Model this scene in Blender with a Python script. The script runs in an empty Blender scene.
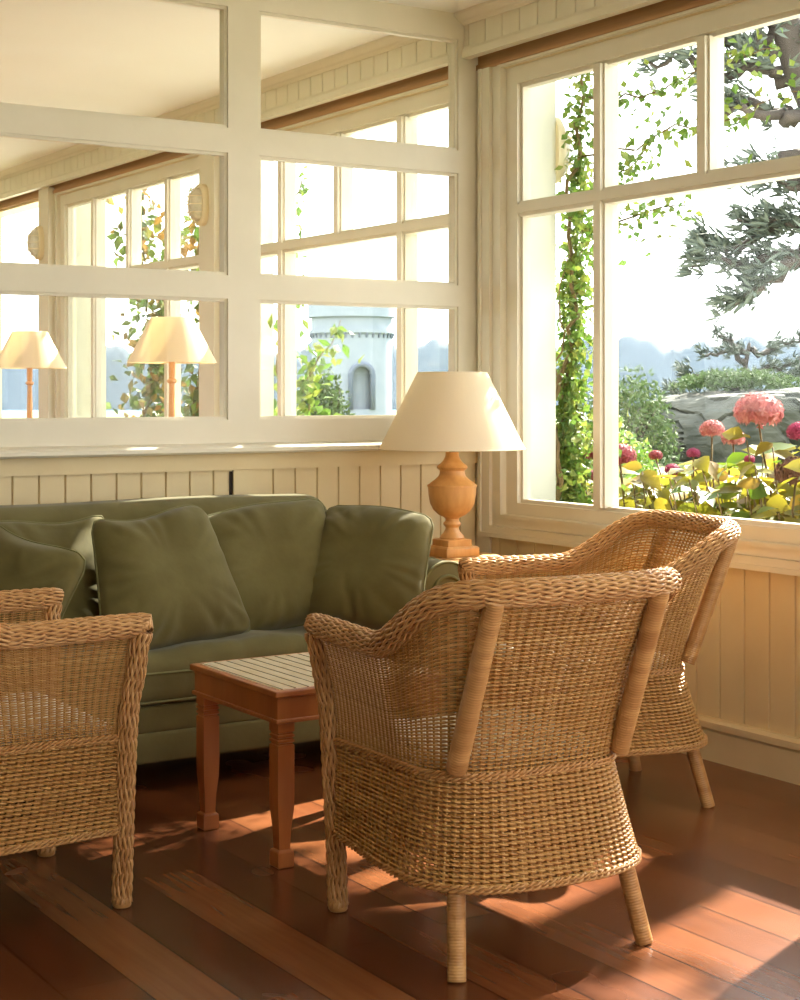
import bpy, bmesh, math, random
import numpy as np
from mathutils import Vector, Matrix, Quaternion
PI = math.pi
scene = bpy.context.scene
COL = scene.collection
rng = random.Random(7)
nrng = np.random.default_rng(7)

# ------------------------------------------------------------------ materials
def S(r, g, b):                       # sRGB 0-255 -> linear
    f = lambda c: (c/255/12.92) if c/255 <= .04045 else ((c/255+.055)/1.055)**2.4
    return (f(r), f(g), f(b), 1)

class NT:
    def __init__(s, name):
        s.m = bpy.data.materials.new(name); s.m.use_nodes = True
        s.t = s.m.node_tree; s.t.nodes.clear()
        s.out = s.n('ShaderNodeOutputMaterial')
    def n(s, kind, **kw):
        x = s.t.nodes.new(kind)
        for k, v in kw.items():
            if k.startswith('i_'):
                key = k[2:].replace('_', ' ')
                x.inputs[key].default_value = v
            else: setattr(x, k, v)
        return x
    def l(s, a, ao, b, bi): s.t.links.new(a.outputs[ao], b.inputs[bi])

def mat(name, col, rough=.5, col2=None, scale=20, stretch=(1, 1, 1), bump=0, bscale=60, spec=.5, detail=4, ramp=(.35, .65), sheen=0, transl=0, island=None):
    N = NT(name)
    p = N.n('ShaderNodeBsdfPrincipled')
    p.inputs['Base Color'].default_value = col
    p.inputs['Roughness'].default_value = rough
    p.inputs['Specular IOR Level'].default_value = spec
    if sheen: p.inputs['Sheen Weight'].default_value = sheen
    tc = N.n('ShaderNodeTexCoord')
    mp = N.n('ShaderNodeMapping'); mp.inputs['Scale'].default_value = stretch
    N.l(tc, 'Object', mp, 'Vector')
    last = None
    if col2 is not None:
        no = N.n('ShaderNodeTexNoise', i_Scale=scale, i_Detail=detail)
        N.l(mp, 'Vector', no, 'Vector')
        r = N.n('ShaderNodeValToRGB')
        r.color_ramp.elements[0].position = ramp[0]; r.color_ramp.elements[0].color = col
        r.color_ramp.elements[1].position = ramp[1]; r.color_ramp.elements[1].color = col2
        N.l(no, 'Fac', r, 'Fac'); N.l(r, 'Color', p, 'Base Color')
        last = r
    if island is not None:
        ge = N.n('ShaderNodeNewGeometry')
        r = N.n('ShaderNodeValToRGB'); r.color_ramp.interpolation = 'LINEAR'
        els = r.color_ramp.elements
        els[0].position = 0; els[0].color = island[0]; els[1].position = 1; els[1].color = island[-1]
        for i in range(1, len(island)-1):
            e = els.new(i/(len(island)-1)); e.color = island[i]
        N.l(ge, 'Random Per Island', r, 'Fac'); N.l(r, 'Color', p, 'Base Color')
        last = r
    if bump:
        nb = N.n('ShaderNodeTexNoise', i_Scale=bscale, i_Detail=3)
        N.l(mp, 'Vector', nb, 'Vector')
        b = N.n('ShaderNodeBump', i_Strength=bump, i_Distance=.01)
        N.l(nb, 'Fac', b, 'Height'); N.l(b, 'Normal', p, 'Normal')
    if transl:
        tr = N.n('ShaderNodeBsdfTranslucent'); tr.inputs['Color'].default_value = col
        if last: N.l(last, 'Color', tr, 'Color')
        mx = N.n('ShaderNodeMixShader', i_Fac=transl)
        N.t.links.new(p.outputs[0], mx.inputs[1]); N.t.links.new(tr.outputs[0], mx.inputs[2])
        N.t.links.new(mx.outputs[0], N.out.inputs['Surface'])
    else:
        N.l(p, 'BSDF', N.out, 'Surface')
    return N.m

M = {}
M['paint'] = mat('cream_paint', S(223, 216, 198), .45, S(219, 212, 193), 6, bump=.05, bscale=30)
M['board'] = mat('cream_board_paint', S(218, 199, 156), .5, S(213, 193, 150), 5, bump=.05, bscale=30)  # yellowed beyond the trim cream to carry warm floor bounce
M['ceiling'] = mat('ceiling_paint', S(240, 238, 232), .7, S(238, 235, 228), 3)
M['white_out'] = mat('white_outdoor_paint', S(214, 215, 206), .6, S(206, 207, 197), 4)
M['slot_shade'] = mat('slot_shade_dark', S(40, 26, 14), .8)  # shade of the partition slot as a flat colour
M['blindwood'] = mat('blind_wood', S(184, 140, 92), .5, S(160, 116, 70), 8, (1, .1, 6))
M['wicker'] = mat('wicker_cane', S(196, 146, 86), .42, island=[S(162, 114, 58), S(190, 144, 82), S(174, 126, 68), S(200, 158, 98)], spec=.4)
M['wicker_rim'] = mat('wicker_rim_cane', S(196, 146, 86), .42, island=[S(160, 110, 60), S(192, 146, 92), S(174, 124, 70), S(198, 154, 100)], spec=.4)
M['core'] = mat('wicker_core', S(112, 72, 34), .7)
M['wrap'] = mat('cane_wrap', S(190, 144, 88), .4, S(160, 112, 62), 7, (.3, .3, 5), spec=.4)
M['fabric'] = mat('olive_fabric', S(106, 98, 60), .85, S(97, 89, 52), 9, bump=.25, bscale=14, spec=.2, sheen=.15)
M['fabric2'] = mat('olive_cushion_fabric', S(102, 94, 54), .85, S(90, 82, 44), 7, bump=.35, bscale=11, spec=.2, sheen=.15)
M['piping'] = mat('olive_piping', S(104, 100, 58), .8)
M['tablewood'] = mat('table_wood', S(174, 106, 54), .35, S(142, 78, 36), 7, (1, 1, .25), bump=.08, bscale=30)
M['lampwood'] = mat('lamp_wood', S(214, 160, 96), .45, S(200, 144, 80), 9, (4, 4, 1))
M['cushion_cream'] = mat('cream_cotton', S(236, 230, 216), .8, S(228, 221, 204), 8, bump=.2, bscale=30)
M['brass'] = mat('dull_brass', S(150, 118, 60), .35)
M['bulk'] = mat('cream_enamel', S(228, 214, 180), .4)
M['lens'] = mat('ribbed_lens', S(216, 208, 186), .2, S(196, 188, 164), 40)
M['rubber'] = mat('dark_foot', S(60, 38, 22), .6)

def shade_mat():
    N = NT('linen_shade')
    d = N.n('ShaderNodeBsdfDiffuse'); d.inputs['Color'].default_value = S(244, 234, 212)
    t = N.n('ShaderNodeBsdfTranslucent'); t.inputs['Color'].default_value = S(248, 234, 200)
    mx = N.n('ShaderNodeMixShader', i_Fac=.4)
    tc = N.n('ShaderNodeTexCoord'); no = N.n('ShaderNodeTexNoise', i_Scale=180.)
    N.l(tc, 'Object', no, 'Vector')
    b = N.n('ShaderNodeBump', i_Strength=.08, i_Distance=.005); N.l(no, 'Fac', b, 'Height'); N.l(b, 'Normal', d, 'Normal')
    N.t.links.new(d.outputs[0], mx.inputs[1]); N.t.links.new(t.outputs[0], mx.inputs[2]); N.l(mx, 'Shader', N.out, 'Surface')
    return N.m
M['shade'] = shade_mat()

def glass_mat(name, streak=0):
    N = NT(name)
    tr = N.n('ShaderNodeBsdfTransparent'); tr.inputs['Color'].default_value = (.97, .98, .97, 1)
    gl = N.n('ShaderNodeBsdfGlossy', i_Roughness=.01)
    lw = N.n('ShaderNodeLayerWeight', i_Blend=.5)
    pw = N.n('ShaderNodeMath', operation='POWER'); pw.inputs[1].default_value = 5; N.l(lw, 'Facing', pw, 0)
    fr = N.n('ShaderNodeMath', operation='MULTIPLY_ADD'); fr.inputs[1].default_value = .9; fr.inputs[2].default_value = .008; N.l(pw, 'Value', fr, 0)
    mx = N.n('ShaderNodeMixShader')
    N.l(fr, 'Value', mx, 'Fac')
    N.t.links.new(tr.outputs[0], mx.inputs[1]); N.t.links.new(gl.outputs[0], mx.inputs[2])
    N.l(mx, 'Shader', N.out, 'Surface')
    return N.m
M['glass'] = glass_mat('window_glass')

def floor_mat():
    N = NT('floor_planks')
    tc = N.n('ShaderNodeTexCoord'); sep = N.n('ShaderNodeSeparateXYZ'); N.l(tc, 'Object', sep, 'Vector')
    W = .158
    def math_(op, a=None, b=None, av=None, bv=None):
        x = N.n('ShaderNodeMath', operation=op)
        if a is not None: N.t.links.new(a, x.inputs[0])
        elif av is not None: x.inputs[0].default_value = av
        if b is not None: N.t.links.new(b, x.inputs[1])
        elif bv is not None: x.inputs[1].default_value = bv
        return x.outputs[0]
    xs = math_('DIVIDE', sep.outputs['X'], bv=W)
    xi = math_('FLOOR', xs); xf = math_('FRACT', xs)
    wn = N.n('ShaderNodeTexWhiteNoise', noise_dimensions='1D'); N.t.links.new(xi, wn.inputs['W'])
    yo = math_('MULTIPLY', wn.outputs['Value'], bv=7.3)
    ys = math_('ADD', sep.outputs['Y'], yo); ys = math_('DIVIDE', ys, bv=1.35)
    yi = math_('FLOOR', ys); yf = math_('FRACT', ys)
    cid = N.n('ShaderNodeCombineXYZ'); N.t.links.new(xi, cid.inputs['X']); N.t.links.new(yi, cid.inputs['Y'])
    wn2 = N.n('ShaderNodeTexWhiteNoise', noise_dimensions='2D'); N.l(cid, 'Vector', wn2, 'Vector')
    # grain
    mp = N.n('ShaderNodeMapping'); mp.inputs['Scale'].default_value = (26, 1.6, 1)
    N.l(tc, 'Object', mp, 'Vector')
    ad = N.n('ShaderNodeVectorMath', operation='ADD'); N.l(mp, 'Vector', ad, 0); N.l(wn2, 'Color', ad, 1)
    sc = N.n('ShaderNodeVectorMath', operation='SCALE'); N.l(wn2, 'Color', sc, 0); sc.inputs['Scale'].default_value = 20
    ad2 = N.n('ShaderNodeVectorMath', operation='ADD'); N.l(mp, 'Vector', ad2, 0); N.l(sc, 'Vector', ad2, 1)
    no = N.n('ShaderNodeTexNoise', i_Scale=1.6, i_Detail=4., i_Distortion=.2); N.l(ad2, 'Vector', no, 'Vector')
    f1 = math_('MULTIPLY', wn2.outputs['Value'], bv=.5)
    f2 = math_('MULTIPLY', no.outputs['Fac'], bv=.40)
    f = math_('ADD', f1, f2)
    r = N.n('ShaderNodeValToRGB')
    e = r.color_ramp.elements
    e[0].position = .1; e[0].color = S(72, 36, 18)
    e[1].position = 1.0; e[1].color = S(142, 90, 52)
    m_ = e.new(.5); m_.color = S(108, 60, 32)
    N.t.links.new(f, r.inputs['Fac'])
    # gaps
    a = math_('ABSOLUTE', math_('SUBTRACT', xf, bv=.5)); gx = math_('GREATER_THAN', a, bv=.4845)
    b = math_('ABSOLUTE', math_('SUBTRACT', yf, bv=.5)); gy = math_('GREATER_THAN', b, bv=.4985)
    g = math_('MAXIMUM', gx, gy)
    mix = N.n('ShaderNodeMix', data_type='RGBA'); N.t.links.new(g, mix.inputs['Factor'])
    N.t.links.new(r.outputs['Color'], mix.inputs[6]); mix.inputs[7].default_value = S(26, 11, 5)
    p = N.n('ShaderNodeBsdfPrincipled')
    N.t.links.new(mix.outputs[2], p.inputs['Base Color'])
    n2 = N.n('ShaderNodeTexNoise', i_Scale=2.5, i_Detail=2.); N.l(tc, 'Object', n2, 'Vector')
    mr = N.n('ShaderNodeMapRange'); mr.inputs['To Min'].default_value = .17; mr.inputs['To Max'].default_value = .33
    N.l(n2, 'Fac', mr, 'Value'); N.l(mr, 'Result', p, 'Roughness')
    p.inputs['Specular IOR Level'].default_value = .6
    h = math_('MULTIPLY', no.outputs['Fac'], bv=.03)
    h2 = math_('SUBTRACT', h, g)
    bp = N.n('ShaderNodeBump', i_Strength=.25, i_Distance=.004); N.t.links.new(h2, bp.inputs['Height']); N.l(bp, 'Normal', p, 'Normal')
    N.l(p, 'BSDF', N.out, 'Surface')
    return N.m
M['floor'] = floor_mat()

def slat_mat():                       # pale table inlay of narrow strips with dark joints
    N = NT('pale_inlay')
    tc = N.n('ShaderNodeTexCoord'); sep = N.n('ShaderNodeSeparateXYZ'); N.l(tc, 'Object', sep, 'Vector')
    m1 = N.n('ShaderNodeMath', operation='DIVIDE'); N.l(sep, 'X', m1, 0); m1.inputs[1].default_value = .041
    m2 = N.n('ShaderNodeMath', operation='FRACT'); N.l(m1, 'Value', m2, 0)
    m3 = N.n('ShaderNodeMath', operation='GREATER_THAN'); N.l(m2, 'Value', m3, 0); m3.inputs[1].default_value = .84
    no = N.n('ShaderNodeTexNoise', i_Scale=12., i_Detail=4.)
    mp = N.n('ShaderNodeMapping'); mp.inputs['Scale'].default_value = (5, 1, 1); N.l(tc, 'Object', mp, 'Vector'); N.l(mp, 'Vector', no, 'Vector')
    r = N.n('ShaderNodeValToRGB'); r.color_ramp.elements[0].color = S(242, 230, 208); r.color_ramp.elements[1].color = S(226, 206, 172)
    r.color_ramp.elements[0].position = .35; r.color_ramp.elements[1].position = .7
    N.l(no, 'Fac', r, 'Fac')
    mx = N.n('ShaderNodeMix', data_type='RGBA'); N.l(m3, 'Value', mx, 'Factor'); N.t.links.new(r.outputs[0], mx.inputs[6]); mx.inputs[7].default_value = S(128, 96, 60)
    p = N.n('ShaderNodeBsdfPrincipled', i_Roughness=.13); N.t.links.new(mx.outputs[2], p.inputs['Base Color']); N.l(p, 'BSDF', N.out, 'Surface')
    return N.m
M['inlay'] = slat_mat()

# ------------------------------------------------------------------ mesh helpers
class MB:
    """collects vertices and faces, then becomes one mesh object"""
    def __init__(s): s.v = []; s.f4 = []; s.f = []; s.n = 0
    def add(s, verts, quads=None, faces=None):
        verts = np.asarray(verts, dtype=np.float64).reshape(-1, 3)
        if quads is not None and len(quads): s.f4.append(np.asarray(quads, dtype=np.int64) + s.n)
        if faces: s.f += [[i + s.n for i in f] for f in faces]
        s.v.append(verts); s.n += len(verts)
    def box(s, x0, x1, y0, y1, z0, z1):
        v = [(x, y, z) for z in (z0, z1) for y in (y0, y1) for x in (x0, x1)]
        s.add(v, [(0, 2, 3, 1), (4, 5, 7, 6), (0, 1, 5, 4), (2, 6, 7, 3), (0, 4, 6, 2), (1, 3, 7, 5)])
    def tube(s, P, r, sides=8, closed=False, r2=None, nrm=None, caps=True):
        P = np.asarray(P, float); n = len(P)
        r = np.broadcast_to(np.asarray(r, float), (n,)); rr2 = r if r2 is None else np.broadcast_to(np.asarray(r2, float), (n,))
        if closed: T = np.roll(P, -1, 0) - np.roll(P, 1, 0)
        else: T = np.gradient(P, axis=0)
        T /= np.linalg.norm(T, axis=1)[:, None] + 1e-12
        if nrm is None:
            a = np.array([0, 0, 1.]) if abs(T[0][2]) < .9 else np.array([1., 0, 0])
            Nn = np.zeros_like(P); cur = np.cross(T[0], a); cur /= np.linalg.norm(cur)
            for i in range(n):
                cur = cur - T[i]*np.dot(cur, T[i]); cur /= np.linalg.norm(cur) + 1e-12; Nn[i] = cur
        else:
            Nn = np.asarray(nrm, float); Nn = Nn - T*np.sum(Nn*T, 1)[:, None]; Nn /= np.linalg.norm(Nn, axis=1)[:, None] + 1e-12
        B = np.cross(T, Nn)
        ph = np.arange(sides)*2*PI/sides
        V = P[:, None, :] + Nn[:, None, :]*(np.cos(ph)[None, :, None]*r[:, None, None]) + B[:, None, :]*(np.sin(ph)[None, :, None]*rr2[:, None, None])
        m = n if closed else n-1
        i = np.arange(m)[:, None]; j = np.arange(sides)[None, :]
        i2 = (i+1) % n; j2 = (j+1) % sides
        Q = np.stack([i*sides+j, i*sides+j2, i2*sides+j2, i2*sides+j], -1).reshape(-1, 4)
        fc = None if (closed or not caps) else [list(range(sides))[::-1], [(n-1)*sides+k for k in range(sides)]]
        s.add(V.reshape(-1, 3), Q, fc)
    def lathe(s, prof, seg=32, c=(0, 0, 0), square=False):
        prof = np.asarray(prof, float); n = len(prof)
        ph = np.arange(seg)*2*PI/seg
        V = np.stack([prof[:, 0][:, None]*np.cos(ph)+c[0], prof[:, 0][:, None]*np.sin(ph)+c[1], np.broadcast_to(prof[:, 1][:, None]+c[2], (n, seg))], -1)
        i = np.arange(n-1)[:, None]; j = np.arange(seg)[None, :]; j2 = (j+1) % seg
        Q = np.stack([i*seg+j, i*seg+j2, (i+1)*seg+j2, (i+1)*seg+j], -1).reshape(-1, 4)
        s.add(V.reshape(-1, 3), Q)
    def sqlathe(s, prof, c=(0, 0, 0), rot=0):
        """square-section turned post: half-width, z"""
        V = []
        for h, z in prof:
            for k in range(4):
                a = rot + PI/4 + k*PI/2
                V.append((c[0]+h*math.sqrt(2)*math.cos(a), c[1]+h*math.sqrt(2)*math.sin(a), c[2]+z))
        n = len(prof)
        Q = [(i*4+j, i*4+(j+1) % 4, (i+1)*4+(j+1) % 4, (i+1)*4+j) for i in range(n-1) for j in range(4)]
        s.add(V, Q, [[3, 2, 1, 0], [(n-1)*4+k for k in range(4)]])
    def prism(s, poly, axis, a, b):
        """polygon of (p, q) extruded along an axis from a to b"""
        n = len(poly); V = []
        for t in (a, b):
            for p, q in poly: V.append({'x': (t, p, q), 'y': (p, t, q), 'z': (p, q, t)}[axis])
        Q = [(i, (i+1) % n, n+(i+1) % n, n+i) for i in range(n)]
        s.add(V, Q, [list(range(n))[::-1], [n+k for k in range(n)]])
    def rbox(s, x0, x1, y0, y1, z0, z1, r=.02, seg=4, cuts=0, fn=None):
        bm = bmesh.new(); bmesh.ops.create_cube(bm, size=1)
        for v in bm.verts: v.co = ((x0+x1)/2+v.co.x*(x1-x0), (y0+y1)/2+v.co.y*(y1-y0), (z0+z1)/2+v.co.z*(z1-z0))
        bmesh.ops.bevel(bm, geom=bm.edges[:], offset=r, segments=seg, profile=.5, affect='EDGES')
        if cuts:
            for ax in range(3):
                lo, hi = ((x0, x1), (y0, y1), (z0, z1))[ax]
                k = int((hi-lo)/cuts)
                for i in range(1, k):
                    co = [0, 0, 0]; co[ax] = lo+(hi-lo)*i/k; no = [0, 0, 0]; no[ax] = 1
                    bmesh.ops.bisect_plane(bm, geom=bm.verts[:]+bm.edges[:]+bm.faces[:], plane_co=co, plane_no=no)
        bm.verts.index_update()
        V = [fn(v.co.copy()) if fn else v.co for v in bm.verts]
        s.add([tuple(v) for v in V], None, [[v.index for v in f.verts] for f in bm.faces]); bm.free()
    def build(s, name, m, parent=None, smooth=False, recalc=False, auto=None):
        me = bpy.data.meshes.new(name)
        V = np.concatenate(s.v) if s.v else np.zeros((0, 3))
        loops = []; starts = []; tot = 0
        q = np.concatenate(s.f4) if s.f4 else np.zeros((0, 4), np.int64)
        li = q.reshape(-1); st = np.arange(len(q))*4; tot = len(li)
        ex = [i for f in s.f for i in f]; est = []; t = tot
        for f in s.f: est.append(t); t += len(f)
        li = np.concatenate([li, np.asarray(ex, np.int64)]); st = np.concatenate([st, np.asarray(est, np.int64)])
        me.vertices.add(len(V)); me.vertices.foreach_set('co', V.reshape(-1).astype(np.float32))
        me.loops.add(len(li)); me.loops.foreach_set('vertex_index', li.astype(np.int32))
        me.polygons.add(len(st)); me.polygons.foreach_set('loop_start', st.astype(np.int32))
        me.update(calc_edges=True); me.validate()
        if recalc:
            bm = bmesh.new(); bm.from_mesh(me); bmesh.ops.recalc_face_normals(bm, faces=bm.faces[:]); bm.to_mesh(me); bm.free()
        me.polygons.foreach_set('use_smooth', np.full(len(me.polygons), bool(smooth)))
        if auto is not None:
            me.polygons.foreach_set('use_smooth', np.ones(len(me.polygons), bool)); me.set_sharp_from_angle(angle=math.radians(auto))
        if m is not None: me.materials.append(m)
        o = bpy.data.objects.new(name, me); COL.objects.link(o)
        if parent is not None: o.parent = parent
        return o

def tag(o, label, cat, group=None, kind=None):
    o['label'] = label; o['category'] = cat
    if group: o['group'] = group
    if kind: o['kind'] = kind
    return o
def empty(name, loc=(0, 0, 0), rz=0):
    o = bpy.data.objects.new(name, None); o.empty_display_size = .1; COL.objects.link(o)
    o.location = loc; o.rotation_euler = (0, 0, rz); return o
def struct(o): o['kind'] = 'structure'; return o
def kids(o): return [c for c in bpy.data.objects if c.parent == o]
def copy_tree(o, parent=None):
    c = o.copy(); COL.objects.link(c); c.parent = parent
    for ch in kids(o): copy_tree(ch, c)
    return c
def one_box(name, m, *b, parent=None):
    q = MB(); q.box(*b); return q.build(name, m, parent)

# ------------------------------------------------------------------ setting
XW, YB = 4.012, 5.606          # inner face of the window wall, room face of the glazed partition
XL, YF, YE, ZC = -1.9, -1.6, 12.6, 2.91
fl = MB(); fl.box(XL-.1, XW+.14, YF-.1, YE+.1, -.12, 0); struct(fl.build('floor', M['floor']))
ce = MB(); ce.box(XL-.1, XW+.14, YF-.1, YE+.1, ZC, ZC+.12); struct(ce.build('ceiling', M['ceiling']))
XO = 4.16
PC = [.43, 3.005, 5.58, 8.155, 10.73]              # pier centres along the window wall
# beadboard: a board face with narrow V grooves, profile along one axis
def bead(mb, axis, a, b, face, depth, z0, z1, pitch, off=0, g=.004, gd=.011):
    pts = [(a, face)]
    t = a + off
    while t < b - g:
        if t > a + g: pts += [(t-g, face), (t, face+gd), (t+g, face)]
        t += pitch
    pts += [(b, face), (b, face+depth), (a, face+depth)]
    poly = [(f, t) if axis == 'y' else (t, f) for t, f in pts]
    mb.prism(poly, 'z', z0, z1)
wr = MB()
bead(wr, 'y', YF, YE, XW+.006, .14, 0, .72, .119, off=.05)
wr.box(XW-.002, XO, YF, YE, 2.66, ZC)
for p in PC:
    wr.box(XW+.004, XO, p-.0875, p+.0875, .72, 2.66)
wr.box(XW, XO, YF, PC[0]-2.4, .72, 2.66)
wr.box(XW, XO, 12.2, YE, .72, 2.66)
struct(wr.build('wall_right', M['board'], recalc=True))
wl = MB(); wl.box(XL-.1, XL, YF, YE, 0, .8); wl.box(XL-.1, XL, YF, YE, 2.6, ZC)
for y0, y1 in ((YF, YB+.5), (8.5, 8.8), (YE-.5, YE)): wl.box(XL-.1, XL, y0, y1, .8, 2.6)  # openings added in the next room's unseen left wall to light its ceiling
struct(wl.build('wall_left', M['paint']))
we = MB(); we.box(XL, XW, YE, YE+.1, 0, ZC); struct(we.build('wall_far', M['paint']))
# wall behind the camera with openings added to let in fill light
wf = MB(); wf.box(XL, XW+.14, YF-.1, YF, 0, .5); wf.box(XL, XW+.14, YF-.1, YF, 2.6, ZC)
for x0, x1 in ((XL, .4), (2.1, 2.3), (3.6, XW+.14)): wf.box(x0, x1, YF-.1, YF, .5, 2.6)
struct(wf.build('wall_front', M['paint']))
# baseboard right: block with a stepped bead on top
bb = MB(); bb.prism([(XW-.018, 0), (XW-.018, .105), (XW-.012, .112), (XW-.03, .118), (XW-.03, .14), (XW-.02, .15), (XW+.008, .15), (XW+.008, 0)], 'y', YF, YB-.03)
struct(bb.build('baseboard_right', M['board'], recalc=True))
bb = MB(); bb.prism([(YB+.012, 0), (YB-.02, 0), (YB-.02, .105), (YB-.03, .118), (YB-.03, .14), (YB-.02, .15), (YB+.012, .15)], 'x', XL, XW-.02)
struct(bb.build('baseboard_back', M['paint'], recalc=True))

# pelmet with a boarded frieze, crown and ledge (runs in both rooms)
XP = 3.927
def pelmet(n, y0, y1):
    q = MB(); bead(q, 'y', y0, y1, XP, .03, 2.75, 2.885, .119, off=.03)
    q.prism([(XP-.012, 2.722), (XP-.012, 2.752), (XP-.004, 2.767), (XP+.03, 2.767), (XP+.03, 2.722)], 'y', y0, y1)
    q.prism([(XP+.03, 2.861), (XP-.008, 2.861), (XP-.016, 2.872), (XP-.03, 2.878), (XP-.05, 2.898), (XP-.055, 2.9095), (XP+.03, 2.9095)], 'y', y0, y1)
    struct(q.build('trim_%d' % n, M['paint'], recalc=True))
    b = MB(); b.box(XW-.012, XW-.003, y0, y1, 2.70, 2.86); b.box(XW-.022, XW-.003, y0, y1, 2.677, 2.699)
    b.box(XP+.031, XW-.013, y0, y1, 2.80, 2.81)
    struct(b.build('trim_%d' % (n+1), M['blindwood']))
pelmet(1, YF, YB-.002)
pelmet(3, YB+.1, YE)

# windows in the right wall
def window(n, y0, y1, lo=-99, hi=99):
    """glass opening seen from the room runs y0..y1"""
    root = struct(empty('window_%d' % n, (XW, (y0+y1)/2, 0)))
    off = -np.array([XW, (y0+y1)/2, 0])
    class R(MB):
        def box(s, a, b, c, d, e, f):
            c, d = max(c, lo), min(d, hi)
            if d > c: MB.box(s, a+off[0], b+off[0], c+off[1], d+off[1], e, f)
    zb, zt = .855, 2.575
    def ring(mb, x0, x1, o, i, ob=None, ib=None):   # rectangular ring, o / i beyond the glass at the sides, ob / ib below it
        ob = o if ob is None else ob; ib = i if ib is None else ib
        to, ti = min(o, .101), min(i, .101)
        mb.box(x0, x1, y0-o, y1+o, zb-ob, zb-ib)
        if to > ti: mb.box(x0, x1, y0-o, y1+o, zt+ti, zt+to)
        mb.box(x0, x1, y0-o, y0-i, zb-ib, zt+ti); mb.box(x0, x1, y1+i, y1+o, zb-ib, zt+ti)
    return root, R, ring, zb, zt
WIN = []
for n, (a, b) in enumerate(zip([-2.145]+PC[:-1], PC), 0):
    pass
def build_window(n, pa, pb):
    c = (pa+pb)/2; y0, y1 = c-1.093-.04, c+1.093-.04
    root, R, ring, zb, zt = window(n, y0, y1, pa+(.115 if abs(pa-5.58) < .01 else 0), pb-.004)
    k = R(); ring(k, XW-.026, XW+.03, .226, .158, .156, .114); ring(k, XW-.034, XW-.02, .232, .212, .160, .142); struct(k.build('casing', M['paint'], root))
    k = R(); ring(k, XW-.010, XO-.02, .160, .088, .113, .062); ring(k, XW-.018, XW, .112, .090, .080, .064); struct(k.build('frame', M['paint'], root))
    k = R(); ring(k, XW+.012, XW+.075, .089, .012, .063, .012); ring(k, XW+.03, XW+.07, .013, -.004)
    # glazing bars: outer two run full height, middle one only above the transom
    w = .030
    bars = [y1-.485-.03, (y0+y1)/2, y0+.485+.03]
    for i, yb in enumerate(bars):
        z0 = 2.05 if i == 1 else zb
        k.box(XW+.016, XW+.085, yb-w, yb+w, z0, zt); k.box(XW+.0, XW+.02, yb-w*.7, yb+w*.7, z0, zt)
    k.box(XW+.012, XW+.086, y0, y1, 2.032, 2.094); k.box(XW-.002, XW+.02, y0, y1, 2.045, 2.081)
    struct(k.build('sash', M['paint'], root))
    k = R(); k.box(XW+.048, XW+.052, y0+.001, y1-.001, zb+.001, zt-.001); struct(k.build('glass', M['glass'], root))
    k = R(); k.box(XO-.02, XO+.05, y0-.12, y1+.12, zb-.11, zb-.075); struct(k.build('sill', M['white_out'], root))
for n, (a, b) in enumerate(zip(PC[:-1], PC[1:]), 1): build_window(n, a, b)
build_window(5, -2.145, .43)
build_window(6, 10.73, 13.0-.0) if False else None
# far right end of next room: plain window between the last pier and the end
# interior pilasters with the bulkhead lights
pl = MB()
for p in (PC[3], PC[4]): pl.box(3.955, XW+.03, p-.095, p+.095, .0, 2.72)
for p in (PC[0], PC[1]): pl.box(3.975, XW+.03, p-.06, p+.06, .15, 2.72)
struct(pl.build('trim_5', M['paint']))
# exterior piers
ep = MB()
for p in PC: ep.box(XO, 4.335, p-.085, p+.095, -.3, 3.1)
ep.box(XO, 4.45, YF, YE, 2.95, 3.1)
ep.box(XO-.005, XO+.03, YF, YE, -.3, .71)
struct(ep.build('trim_6', M['white_out']))

# ------------------------------------------------------------------ glazed partition (back wall)
wb = MB()
bead(wb, 'x', XL, 2.829, YB+.012, .06, 0, 1.005, .1, off=.055)
bead(wb, 'x', 2.829, 3.995, YB+.012, .06, 0, 1.005, .1, off=.087)
wb.box(XL, XW, YB-.004, YB+.07, 1.001, 1.066)
wb.box(2.836, 2.918, YB+.0, YB+.02, .15, 1.0)
struct(wb.build('wall_back', M['board'], recalc=True))
sl = MB(); sl.prism([(YB+.09, 1.066), (YB-.045, 1.066), (YB-.055, 1.074), (YB-.055, 1.088), (YB-.045, 1.098), (YB-.005, 1.106), (YB+.09, 1.106)], 'x', XL, XW-.005)
struct(sl.build('trim_7', M['paint'], recalc=True))
pf = MB()
T0, T1 = YB, YB+.075
ROWS = [(1.209, 1.654), (1.769, 2.220), (2.341, 2.788)]
cols = [(2.960, 3.887)]
x = 2.800
while x > XL+.3:
    cols.append((max(x-.93, XL+.1), x)); x -= 1.09
pf.box(XL, XW-.008, T0, T1, 1.106, ROWS[0][0]-.012)
pf.box(XL, XW-.008, T0, T1, ROWS[2][1]+.012, ZC)
for (a, b), (c, d) in zip(ROWS[:-1], ROWS[1:]): pf.box(XL, XW-.008, T0, T1, b+.012, c-.012)
xs = sorted(cols)
edges = [XL]+[v for c in xs for v in c]+[XW-.008]
for i in range(0, len(edges), 2):
    a, b = edges[i], edges[i+1]
    for z0, z1 in ROWS: pf.box(a+(.012 if i else 0), b-(.012 if i < len(edges)-2 else 0), T0, T1, z0-.012, z1+.012)
for a, b in cols:                       # glazing beads set back inside each opening
    for z0, z1 in ROWS:
        y0, y1 = T0+.010, T0+.034
        pf.box(a-.012, b+.012, y0, y1, z0-.012, z0); pf.box(a-.012, b+.012, y0, y1, z1, z1+.012)
        pf.box(a-.012, a, y0, y1, z0, z1); pf.box(b, b+.012, y0, y1, z0, z1)
root = struct(empty('window_7'))
struct(pf.build('frame', M['paint'], root))
gp = MB()
for a, b in cols:
    for z0, z1 in ROWS: gp.box(a-.005, b+.005, T0+.036, T0+.040, z0-.005, z1+.005)
struct(gp.build('glass', M['glass'], root))
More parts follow.
